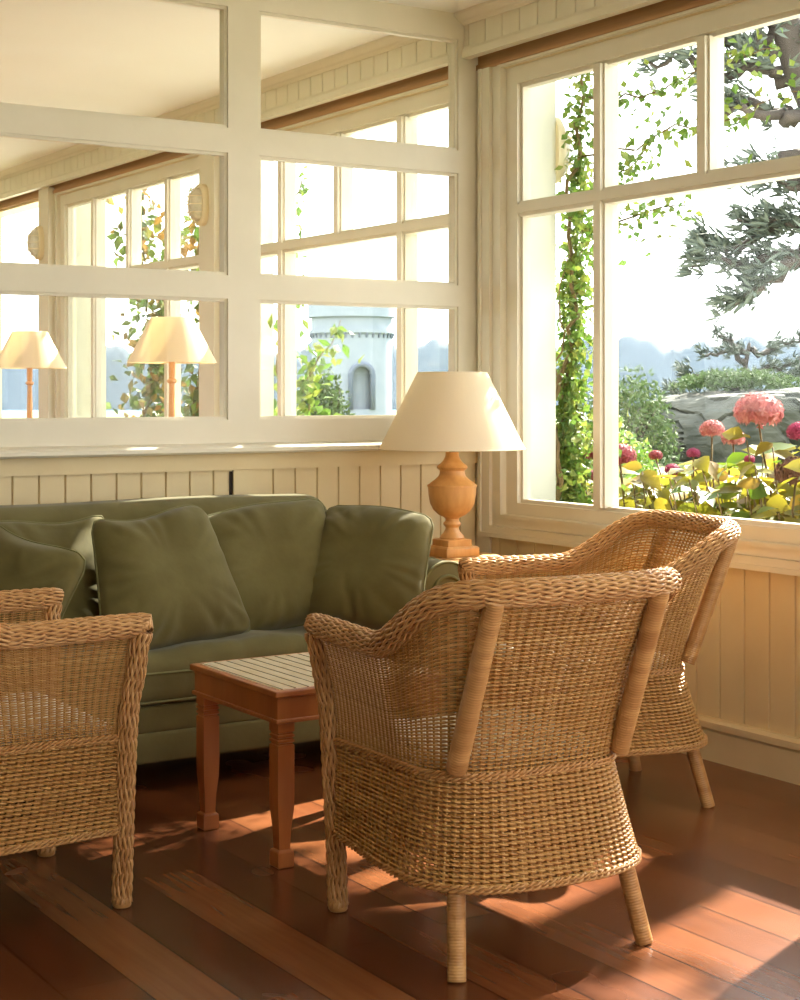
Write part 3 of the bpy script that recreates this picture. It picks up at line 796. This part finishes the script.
M['pink'] = mat('salmon_petals', S(226, 140, 134), .6, island=[S(186, 112, 106), S(172, 90, 92), S(196, 134, 124)], transl=.3)
M['magenta'] = mat('magenta_petals', S(208, 74, 120), .6, island=[S(166, 58, 98), S(150, 42, 82)], transl=.3)
M['rosy'] = mat('rosy_petals', S(196, 88, 96), .6, island=[S(156, 66, 74), S(134, 52, 60)], transl=.3)
M['brownhead'] = mat('faded_petals', S(150, 100, 70), .7, island=[S(118, 78, 54), S(98, 62, 42)], transl=.2)
M['needle'] = mat('cypress_needles', S(72, 88, 66), .8, island=[S(70, 80, 70), S(90, 98, 86), S(80, 90, 78)])  # greens greyed and lightened to carry the haze over the garden
M['bush'] = mat('bush_leaves', S(96, 124, 70), .8, island=[S(62, 80, 48), S(80, 98, 58), S(70, 88, 50)], transl=.2)

g = MB(); g.box(-60, 75, -40, 130, -.5, -.30); struct(g.build('ground_lawn', M['lawn']))
M['bounce_strip'] = mat('pale_bounce_ground', S(204, 200, 190), .95, S(182, 178, 168), 60, bump=.4, bscale=90)
g = MB(); g.box(5.75, 15.0, -40, 60, -.31, -.29); struct(g.build('ground_bounce', M['bounce_strip']))  # unseen pale strip added outside to bounce daylight onto the ceilings
g = MB(); g.box(75, 1500, -600, 1600, -3.2, -3.0); g.box(-300, 75, 130, 1600, -3.2, -3.0); struct(g.build('ground_sea', M['sea']))
# wooded headland far across the water
def hillmesh():
    V, Q = [], []; n = 420
    az = np.linspace(math.radians(16), math.radians(78), n)     # measured from +y towards +x
    D = 420; pr = np.random.default_rng(3)
    h = 10.0+4.2*np.abs(np.sin(az*38))**.6+2.4*np.abs(np.sin(az*97+1))**.7+1.2*np.abs(np.sin(az*211+2))+1.4*np.sin(az*9+2)
    h += np.where(az > .9, 1.5, 0)
    prof = [(0, 0), (1, .3), (2.2, .6), (3.5, .82), (5.5, .95), (9, 1.0), (40, .8), (90, 0)]
    for a, hh in zip(az, h):
        for d, k in prof: V.append(((D+d)*math.sin(a), (D+d)*math.cos(a), -3.05+(hh+1.5)*k))
    m_ = len(prof)
    for i in range(n-1):
        for j in range(m_-1): Q.append((i*m_+j, i*m_+j+1, (i+1)*m_+j+1, (i+1)*m_+j))
    q = MB(); q.add(V, Q); o = q.build('hills', M['hill'], smooth=True); return struct(o)
hillmesh()
# sea haze between the garden and the headland
def haze():
    N = NT('sea_haze')
    v = N.n('ShaderNodeVolumePrincipled'); v.inputs['Color'].default_value = (.62, .80, 1, 1); v.inputs['Density'].default_value = .00050; v.inputs['Anisotropy'].default_value = .2
    N.l(v, 'Volume', N.out, 'Volume')
    N.m.volume_intersection_method = 'FAST' if hasattr(N.m, 'volume_intersection_method') else N.m
    q = MB(); V = []
    for z in (-3.0, 60):
        for a in np.radians([8, 30, 50, 70, 86]): V.append((130*math.sin(a), 130*math.cos(a), z))
        for a in np.radians([86, 70, 50, 30, 8]): V.append((415*math.sin(a), 415*math.cos(a), z))
    n = 10
    q.add(V, [(j, (j+1) % n, n+(j+1) % n, n+j) for j in range(n)], [list(range(n))[::-1], list(range(n, 2*n))])
    o = q.build('sea_haze', N.m, recalc=True); tag(o, 'pale blue sea haze lying in front of the far headland', 'haze', kind='stuff')
HAZE = True
if HAZE:
    try: haze()
    except Exception as e: print('haze', e)

def leaf(mb, c, d, up, L, W, fold=.25, curl=.15, big=False):
    """one folded leaf: c base, d direction, up = face normal"""
    d = d/np.linalg.norm(d); s = np.cross(d, up); s /= np.linalg.norm(s)+1e-9; u = np.cross(s, d)
    if big: st_ = [(0, .0), (.14, .58), (.38, 1.0), (.66, .72), (.85, .3), (1.0, .0)]
    else: st_ = [(0, .15), (.4, 1), (1.0, .0)]
    V = []; n = len(st_)
    for t, w in st_:
        mid = c+d*(L*t)+u*(-curl*L*t*t)
        V += [mid+s*(W*.5*w)+u*(fold*W*.5*w), mid, mid-s*(W*.5*w)+u*(fold*W*.5*w)]
    Q = []
    for i in range(n-1): Q += [(3*i, 3*i+1, 3*i+4, 3*i+3), (3*i+1, 3*i+2, 3*i+5, 3*i+4)]
    mb.add(V, Q)
def rdir(r): 
    v = r.normal(0, 1, 3); return v/np.linalg.norm(v)
def wander(p0, p1, n, amp, r):
    t = np.linspace(0, 1, n)[:, None]; P = np.array(p0)*(1-t)+np.array(p1)*t
    w = np.cumsum(r.normal(0, 1, (n, 3)), 0); w -= t*w[-1]; return P+w*amp
def climber(name, label, stems, leafmat, seed, size=.055, dens=260, spread=.09, cat='climbing plant', extra=None):
    """stems: list of (p0, p1, radius, leaf density scale)"""
    r = np.random.default_rng(seed); root = empty(name, stems[0][0]); o = np.array(stems[0][0], float)
    s = MB(); f = MB()
    for p0, p1, rad, dn in stems:
        L = np.linalg.norm(np.array(p1)-np.array(p0)); n = max(8, int(L*16)); P = wander(p0, p1, n, .018, r)-o
        s.tube(P, np.linspace(rad, rad*.4, n), 7)
        for _ in range(int(L*dens*dn)):
            k = r.uniform(0, n-1.01); i = int(k); c = P[i]+(P[i+1]-P[i])*(k-i)
            dr = rdir(r); c2 = c+dr*abs(r.normal(0, spread))
            wy = c2[1]+o[1]; lim = 4.40 if any(abs(wy-p_) < .16 for p_ in PC) else 4.27       # leaves stay clear of wall and piers
            c2[0] = max(c2[0], lim-o[0]+abs(r.normal(0, .015)))
            dd = rdir(r); dd[2] -= .5
            leaf(f, c2, dd, rdir(r)+np.array([-.3, -.3, .6]), size*r.uniform(.6, 1.25), size*r.uniform(.5, .85))
    s.build('stem', M['stem'], root, smooth=True); f.build('foliage', leafmat, root)
    if extra: extra(root, o, r)
    tag(root, label, cat); return root
climber('climbing_vine', 'leafy green vine climbing beside the white pier outside the main window',
        [((4.45, 5.50, -.3), (4.42, 5.42, 2.75), .016, .9), ((4.50, 5.56, -.3), (4.50, 5.50, 2.3), .012, 1.1), ((4.42, 5.44, 0), (4.55, 5.60, 1.35), .012, 2.0),
         ((4.45, 5.45, 2.02), (4.50, 4.80, 2.05), .006, .45), ((4.44, 5.42, 2.35), (4.50, 4.15, 2.45), .005, .22), ((4.44, 5.40, 2.55), (4.55, 4.4, 2.62), .005, .35),
         ((4.48, 5.48, 1.0), (4.46, 5.30, 1.28), .004, .5), ((4.45, 5.42, 2.1), (4.48, 5.05, 2.35), .005, .5), ((4.40, 5.47, .2), (4.38, 5.46, 1.9), .008, .6)],
        M['vineleaf'], 11, size=.042, dens=520, spread=.09)
climber('climbing_vine', 'thin vine with pale leaves outside the second room, seen through right panes',
        [((4.45, 8.15, -.3), (4.45, 7.95, 2.5), .012, .5), ((4.45, 7.95, 1.3), (4.5, 7.6, 1.7), .005, .5), ((4.5, 8.0, .6), (4.5, 7.9, 1.5), .008, .9)],
        M['vineleaf'], 12, size=.07, dens=230, spread=.09)
climber('climbing_rose', 'rose bush with green and orange leaves outside the farther room windows',
        [((4.6, 10.4, -.3), (4.55, 10.35, 2.7), .02, .8), ((4.75, 9.9, -.3), (4.6, 9.6, 2.6), .03, .6), ((4.75, 9.9, .6), (4.7, 9.2, 2.1), .012, .6), ((4.7, 9.65, 1.4), (4.7, 9.1, 1.3), .008, .8),
         ((4.6, 10.5, 1.0), (4.6, 9.9, 2.4), .01, .9), ((4.75, 10.0, .4), (4.75, 9.5, 1.9), .012, .8)],
        M['roseleaf'], 13, size=.085, dens=330, spread=.17)

def flower_head(name, r_, loc, m_, parent, seed, n=170):
    r = np.random.default_rng(seed); f = MB()
    for k in range(n):
        z = 1-1.55*(k+.5)/n; a = k*2.39996; rad = math.sqrt(max(0, 1-z*z)); nv = np.array([rad*math.cos(a), rad*math.sin(a), z])
        nv += r.normal(0, .1, 3); nv /= np.linalg.norm(nv); c = nv*np.array([r_, r_, r_*.78])*r.uniform(.92, 1.06)
        t1 = np.cross(nv, rdir(r)); t1 /= np.linalg.norm(t1); t2 = np.cross(nv, t1); s = r_*.2
        V = [c]
        for i in range(8):
            an = i*PI/4; k2 = s*(1.15 if i % 2 == 0 else .5); V.append(c+t1*k2*math.cos(an)+t2*k2*math.sin(an)+nv*(s*.22 if i % 2 == 0 else 0))
        f.add(V, [(0, 1+(2*i-1) % 8, 1+2*i, 1+(2*i+1) % 8) for i in range(4)])
    co = MB(); 
    f.lathe([(0.001, -r_*.5), (r_*.6, -r_*.35), (r_*.85, 0), (r_*.7, r_*.45), (.001, r_*.72)], 10)
    o = f.build(name, m_, parent); o.location = loc; return o
def hydrangea(label, base, heads, nleaf, ext, seed, zt=1.1):
    r = np.random.default_rng(seed); root = empty('hydrangea', base); o = np.array(base, float)
    s = MB(); f = MB(); tips = []
    for hx, hy, hz, hr, hm in heads:
        p = np.array((hx, hy, hz-hr*.4))-o; b0 = np.array([r.normal(0, .12), r.normal(0, .15), 0.]); n = 12
        P = wander(b0, p, n, .008, r); s.tube(P, np.linspace(.008, .004, n), 6)
        for i in (6, 8, 9, 10):
            for sg in (1, -1):
                a = r.uniform(0, 2*PI); d = np.array([math.cos(a), math.sin(a), r.uniform(-.1, .5)])
                leaf(f, P[i], d, np.array([0, 0, 1.])+rdir(r)*.35, r.uniform(.12, .19), r.uniform(.08, .12), big=True)
    for _ in range(int(nleaf*.7)):
        x = r.uniform(-1, 1)*ext[0]; y = r.uniform(-1, 1)*ext[1]; z = (zt+.3)*r.uniform(.66, 1.0)*(1-.10*abs(y)/ext[1])
        P = wander([x*.5, y*.6, 0], [x, y, z], 10, .008, r); s.tube(P, np.linspace(.007, .003, 10), 5)
        for i in range(4, 10):
            for sg in range(2):
                a = r.uniform(0, 2*PI); d = np.array([math.cos(a), math.sin(a), r.uniform(-.7, .5)])
                leaf(f, P[i]+rdir(r)*.02, d, np.array([-.45, -.3, .8])+rdir(r)*.55, r.uniform(.075, .135), r.uniform(.05, .085), curl=.3, big=True)
    s.build('stem', M['stem'], root, smooth=True); f.build('foliage', M['hydleaf'], root, smooth=True)
    for i, (hx, hy, hz, hr, hm) in enumerate(heads): flower_head('flower_head', hr, np.array((hx, hy, hz))-o, M[hm], root, seed*31+i)
    tag(root, label, 'shrub', 'hydrangeas under the window'); return root
hydrangea('hydrangea with big salmon pink head at the right, nearest the window glass', (4.85, 4.35, -.3),
          [(4.62, 4.57, 1.225, .092, 'pink'), (4.75, 4.36, 1.20, .065, 'pink'), (4.62, 4.35, 1.15, .05, 'magenta'), (4.52, 4.28, 1.0, .075, 'brownhead'), (4.95, 4.35, 1.26, .075, 'pink'), (4.72, 4.72, 1.03, .022, 'magenta'), (4.9, 4.1, 1.15, .07, 'pink'), (4.6, 3.9, 1.2, .07, 'pink')], 300, (.42, .66), 21, 1.17)
hydrangea('hydrangea with small magenta buds and yellow leaves outside middle of the window', (4.95, 5.05, -.3),
          [(4.75, 4.967, 1.145, .05, 'pink'), (4.62, 4.94, 1.05, .028, 'magenta'), (4.65, 5.10, .975, .032, 'magenta'), (4.85, 5.43, 1.02, .03, 'rosy'), (5.1, 5.2, 1.1, .05, 'pink')], 260, (.38, .55), 22, 1.06)
hydrangea('hydrangea with rosy red heads outside beside the climbing vine', (5.0, 5.85, -.3),
          [(4.66, 5.45, 1.02, .07, 'rosy'), (4.6, 5.62, .93, .045, 'rosy'), (4.62, 5.58, 1.03, .05, 'rosy')], 130, (.28, .35), 23, .95)

# rock outcrop on the lawn
def rock(name, c, dims, seed, label, n=3):
    from mathutils import noise
    bm = bmesh.new(); bmesh.ops.create_icosphere(bm, subdivisions=6, radius=1)
    r = np.random.default_rng(seed); cuts = [(rdir(r), r.uniform(.62, .9)) for _ in range(26)]
    for v in bm.verts:
        p = np.array(v.co)
        for nrm, d in cuts:
            k = p.dot(nrm)-d
            if k > 0: p = p-nrm*k*.9
        q = Vector(p)
        ridge = noise.fractal(q*2.6, .9, 2.1, 5)*.055
        crack = abs(noise.noise(Vector((q.x*4.2+q.z*1.1, q.y*4.2, q.z*.7))))
        p = p*(1+ridge-.09*max(0, 1-crack*9))
        if p[2] < -.45: p[2] = -.45
        v.co = p*np.array(dims)
    me = bpy.data.meshes.new(name); bm.to_mesh(me); bm.free(); me.materials.append(M['stone'])
    o = bpy.data.objects.new(name, me); COL.objects.link(o); o.location = (c[0], c[1], c[2]+.45*dims[2]); tag(o, label, 'rock'); return o
rk = rock('boulder', (20.6, 21.0, -.32), (3.6, 2.0, 1.30), 4, 'broad grey boulder on the lawn behind the hydrangeas')
rk.rotation_euler = (0, 0, math.radians(-44))

def blades(mb, c, d, n, L, W, r, sp=.6):
    for _ in range(n):
        dd = d+rdir(r)*sp; dd /= np.linalg.norm(dd); s = np.cross(dd, rdir(r)); s /= np.linalg.norm(s)+1e-9
        l = L*r.uniform(.5, 1.2); mb.add([c-s*W*.3, c+dd*l*.5-s*W*.5, c+dd*l, c+dd*l*.5+s*W*.5], [(0, 1, 2, 3)])
def conifer(label, base, trunk, limbs, seed, L=.26, W=.042, per=46):
    """trunk polyline and limbs (start, end, drop) in world coordinates, needle sprays in flat layers along each limb"""
    r = np.random.default_rng(seed); root = empty('cypress_tree', base); o = np.array(base, float)
    t = MB(); P = np.array(trunk, float)-o; t.tube(resample(P, 24), np.linspace(.42, .12, 24)*trunk_scale(trunk), 10); t.build('trunk', M['bark'], root, smooth=True)
    b = MB(); f = MB()
    for p0, p1, k in limbs:
        n = 16; Q = wander(p0, p1, n, .06, r)-o; b.tube(Q, np.linspace(.09, .02, n), 6)
        LL = np.linalg.norm(Q[-1]-Q[0]); dirv = (Q[-1]-Q[0])/LL; side = np.cross(dirv, [0, 0, 1.]); side /= np.linalg.norm(side)
        for _ in range(int(LL*per*k)):
            u = r.beta(1.6, 1.0)*(n-1.01); i = int(u); c = Q[i]+(Q[i+1]-Q[i])*(u-i)
            w = (.25+.75*(1-u/n))*LL*.20
            c = c+side*r.normal(0, w)+np.array([0, 0, r.normal(.03, .10)])
            blades(f, c, dirv*.7+side*r.normal(0, .7)+np.array([0, 0, .25]), 7, L, W, r)
    b.build('branch', M['bark'], root, smooth=True); f.build('foliage', M['needle'], root)
    tag(root, label, 'tree'); return root
def trunk_scale(t): return 1.0 if (t[-1][2]-t[0][2]) > 5 else .35
rk.location = (27.4, 27.7, -.32+.45*1.5); rk.scale = (.95, .9, 1.12)
conifer('tall cypress with drooping grey-green boughs at the right of the garden view', (15.75, 13.6, -.35),
        [(15.75, 13.6, -.35), (15.6, 13.7, 2.5), (15.3, 13.95, 4.6), (14.95, 14.2, 5.5), (14.6, 14.4, 7.4)],
        [((15.15, 14.05, 3.0), (13.86, 14.85, 2.86), 1.0), ((15.2, 14.0, 3.3), (13.95, 14.85, 3.15), 1.2), ((15.15, 14.0, 3.1), (14.1, 14.6, 2.42), 1.0), ((15.15, 14.05, 3.6), (14.3, 14.5, 3.45), 1.2),
         ((15.1, 14.05, 3.9), (14.5, 14.4, 3.9), .9), ((15.1, 14.1, 4.3), (14.25, 14.6, 4.1), .6),
         ((14.95, 14.2, 4.7), (14.0, 14.75, 4.9), .5), ((14.9, 14.2, 4.8), (14.2, 14.6, 4.75), .5),
         ((14.8, 14.3, 5.3), (13.4, 15.15, 5.42), .8), ((14.75, 14.3, 5.6), (13.7, 15.0, 5.75), 1.0), ((14.7, 14.35, 5.7), (14.0, 14.8, 5.5), 1.2), ((14.8, 14.3, 5.2), (15.6, 13.6, 5.3), 1.6), ((14.9, 14.2, 4.6), (15.7, 13.5, 4.9), 1.4),
         ((14.7, 14.35, 5.9), (15.3, 13.8, 5.8), 1.4), ((14.6, 14.4, 6.2), (13.9, 14.9, 6.3), 1.2), ((15.0, 14.15, 4.1), (15.8, 13.5, 4.3), 1.4), ((15.2, 14.0, 3.4), (16.0, 13.3, 3.4), 1.4)], 5)
conifer('small low windswept pine behind the boulder', (29.9, 30.2, -.32),
        [(29.9, 30.2, -.32), (30.0, 30.3, 1.4), (30.2, 30.2, 2.6)],
        [((30.0, 30.3, 1.5), (28.1, 30.9, 1.35), .9), ((30.0, 30.3, 1.7), (28.4, 30.8, 1.85), .8), ((30.1, 30.2, 2.1), (28.9, 30.7, 2.35), .8), ((30.2, 30.2, 2.4), (29.4, 30.6, 2.85), .8), ((30.2, 30.2, 2.3), (31.4, 29.2, 2.75), 1.0),
         ((30.1, 30.2, 1.6), (31.5, 29.0, 1.7), 1.2), ((30.0, 30.2, 1.2), (29.0, 30.4, 1.2), 1.0), ((30.1, 30.2, 1.9), (31.6, 29.0, 2.2), 1.0)], 6, L=.26, W=.045, per=40)
def shrub(name, label, c, dims, seed, n, L, leafm, cat='shrub'):
    r = np.random.default_rng(seed); root = empty(name, c); s = MB(); f = MB()
    for k in range(14):
        a = r.uniform(0, 2*PI); e = np.array([dims[0]*.7*math.cos(a), dims[1]*.7*math.sin(a), dims[2]*r.uniform(.5, .9)])
        s.tube(wander((0, 0, 0), e, 8, .03, r), np.linspace(.03, .01, 8), 5)
    for _ in range(n):
        v = rdir(r); v[2] = abs(v[2]); k = r.uniform(.55, 1)**.5*(1+.15*math.sin(v[0]*5+v[1]*7)); c0 = v*k*np.array(dims)
        leaf(f, c0, rdir(r)+np.array([0, 0, .3]), rdir(r), L*r.uniform(.6, 1.2), L*r.uniform(.4, .6))
    s.build('stem', M['bark'], root, smooth=True); f.build('foliage', leafm, root); tag(root, label, cat); return root
shrub('shrub', 'light green shrub at the left end of the boulder', (23.6, 27.4, -.31), (1.15, 1.15, 2.0), 8, 2600, .16, M['bush'])
shrub('shrub', 'low green undergrowth shrub on the lawn left of the boulder', (20.2, 24.2, -.31), (1.1, 1.1, .9), 9, 1300, .15, M['vineleaf'])
shrub('shrub', 'round dark green bush before the stone tower', (20.0, 34.75, -.31), (.75, .75, 2.1), 10, 2600, .16, M['bush'])
shrub('shrub', 'low heath shrub growing along the top edge of the boulder', (28.2, 28.6, 1.42), (1.9, .9, .42), 15, 2200, .13, M['bush'])
shrub('shrub', 'low yellow-green shrub at the foot of the round bush', (16.9, 29.6, -.31), (.55, .55, 1.0), 14, 900, .16, M['hydleaf'])
# added tree, unseen past the right edge; crown placed to filter the low sun
def added_shade_tree():
    r = np.random.default_rng(17); base = (8.5, 5.4, -.31); root = empty('added_shade_tree', base); t = MB(); f = MB()
    t.tube(wander((0, 0, 0), (0, 0, 6.4), 12, .04, r), np.linspace(.2, .13, 12), 10)
    C_ = np.array([0, 0, 7.95])
    for k in range(16):
        v = rdir(r); v[2] = abs(v[2])*.6+.1; t.tube(wander((0, 0, 6.2), C_+v*np.array([1.7, 1.7, 1.6]), 10, .06, r), np.linspace(.08, .015, 10), 6)
    for _ in range(7500):
        v = rdir(r)*r.uniform(0, 1)**.38; c0 = C_+v*np.array([2.0, 2.0, 2.0])
        leaf(f, c0, rdir(r), rdir(r), .17*r.uniform(.7, 1.2), .11*r.uniform(.7, 1.2))
    t.tube(wander((0, 0, 6.0), (0, 1.0, 6.8), 8, .03, r), np.linspace(.07, .03, 8), 6)
    for _ in range(2000):  # extra crown lobe added to keep sun off the left floor
        v = rdir(r)*r.uniform(0, 1)**.38; leaf(f, np.array([0, 1.1, 6.85])+v*.98, rdir(r), rdir(r), .17*r.uniform(.7, 1.2), .11*r.uniform(.7, 1.2))
    t.build('trunk', M['bark'], root, smooth=True); f.build('foliage', M['bush'], root)
    tag(root, 'broad leafy tree added out of view to shade the windows, right of the cypress', 'tree')
added_shade_tree()
# tower by the shore
tw = empty('stone_tower', (46.4, 77.15, -.5)); tag(tw, 'pale round stone tower with battlements and arched opening by the shore', 'tower')
ta = math.atan2(-77.15, -46.4)           # the arch looks back at the house
R_ = 2.25
q = MB(); n = 64; V = []; Q = []
zs = [0, .7, 3.0, 3.55, 3.95, 5.1, 6.7]
def inarch(a, z):
    d = abs((a-ta-.22+PI) % (2*PI)-PI)*R_
    return d < .62 and .7 < z < 3.2
nz = 60; Z = np.linspace(0, 6.7, nz); na = 160; A_ = np.arange(na)*2*PI/na
for z in Z:
    for a in A_: V.append((R_*math.cos(a), R_*math.sin(a), z))
for i in range(nz-1):
    for j in range(na):
        zc = (Z[i]+Z[i+1])/2; ac = A_[j]+PI/na; d = abs((ac-ta-.25+PI) % (2*PI)-PI)*R_
        if d < .55 and (.9 < zc < 2.75 or (zc >= 2.75 and (zc-2.75)**2+d*d < .3)): continue
        Q.append((i*na+j, i*na+(j+1) % na, (i+1)*na+(j+1) % na, (i+1)*na+j))
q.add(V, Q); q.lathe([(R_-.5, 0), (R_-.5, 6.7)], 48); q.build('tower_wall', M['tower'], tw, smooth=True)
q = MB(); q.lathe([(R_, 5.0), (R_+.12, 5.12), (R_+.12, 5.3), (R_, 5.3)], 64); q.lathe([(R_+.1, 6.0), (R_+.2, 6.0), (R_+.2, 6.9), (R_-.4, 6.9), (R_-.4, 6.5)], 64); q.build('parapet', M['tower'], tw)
for k in range(36):
    q = MB()
    a = k*2*PI/36; c_, s_ = math.cos(a), math.sin(a)
    q.tube([((R_)*c_, R_*s_, 4.85), ((R_+.1)*c_, (R_+.1)*s_, 5.1)], .07, 5)
    q.build('corbel', M['slate'], tw)
for k in range(14):
    a0 = k*2*PI/14; V = []
    for rr_ in (R_-.15, R_+.2):
        for z in (6.88, 7.5):
            for a in (a0, a0+.26): V.append((rr_*math.cos(a), rr_*math.sin(a), z))
    q = MB(); q.add(V, [(0, 1, 3, 2), (4, 6, 7, 5), (0, 4, 5, 1), (2, 3, 7, 6), (0, 2, 6, 4), (1, 5, 7, 3)]); q.build('merlon', M['tower'], tw)
q = MB(); pts = []
for t in np.linspace(0, PI, 16): pts.append((.62*math.cos(t), 2.75+.62*math.sin(t)))
pts = [(.62, .9)]+pts+[(-.62, .9)]
q.tube([((R_+.02)*math.cos(ta+.25+p/R_), (R_+.02)*math.sin(ta+.25+p/R_), z) for p, z in pts], .16, 6); q.build('arch_surround', M['slate'], tw, smooth=True)

# ------------------------------------------------------------------ light, sky, camera
w = bpy.data.worlds.new('sky'); scene.world = w; w.use_nodes = True
nt = w.node_tree; nt.nodes.clear()
out = nt.nodes.new('ShaderNodeOutputWorld'); bg = nt.nodes.new('ShaderNodeBackground')
tc = nt.nodes.new('ShaderNodeTexCoord'); sp = nt.nodes.new('ShaderNodeSeparateXYZ'); rp = nt.nodes.new('ShaderNodeValToRGB')
nt.links.new(tc.outputs['Generated'], sp.inputs[0]); nt.links.new(sp.outputs['Z'], rp.inputs[0])
rp.color_ramp.elements[0].position = 0; rp.color_ramp.elements[0].color = (1, 1, .99, 1)
rp.color_ramp.elements[1].position = 1; rp.color_ramp.elements[1].color = (.86, .93, 1, 1)
nt.links.new(rp.outputs[0], bg.inputs[0]); bg.inputs[1].default_value = 5.0
nt.links.new(bg.outputs[0], out.inputs[0])
sd = bpy.data.lights.new('sun', 'SUN'); sd.energy = 30; sd.color = (1, .93, .81); sd.angle = math.radians(.55)
so = bpy.data.objects.new('sun', sd); COL.objects.link(so); so.location = (20, 8, 14)
so.rotation_euler = Vector((.80, .31, .68)).to_track_quat('Z', 'Y').to_euler()

cd = bpy.data.cameras.new('camera'); cam = bpy.data.objects.new('camera', cd); COL.objects.link(cam)
cam.location = (0, 0, 1.3); cam.rotation_euler = (PI/2, 0, math.radians(-32.74))
cd.sensor_fit = 'HORIZONTAL'; cd.sensor_width = 24; cd.lens = 1608/800*24; cd.shift_y = -107/800
cd.clip_end = 3000; cd.clip_start = .05
scene.camera = cam
vs = scene.view_settings
scene.display_settings.display_device = 'sRGB'
vs.view_transform = 'Standard'; vs.look = 'None'; vs.gamma = 1; vs.use_curve_mapping = False; vs.exposure = 0.16
cy = scene.cycles
cy.use_denoising = True; cy.max_bounces = 10; cy.diffuse_bounces = 6; cy.glossy_bounces = 4; cy.transparent_max_bounces = 24; cy.transmission_bounces = 6; cy.volume_bounces = 0
cy.sample_clamp_indirect = 8; cy.caustics_reflective = False; cy.caustics_refractive = False
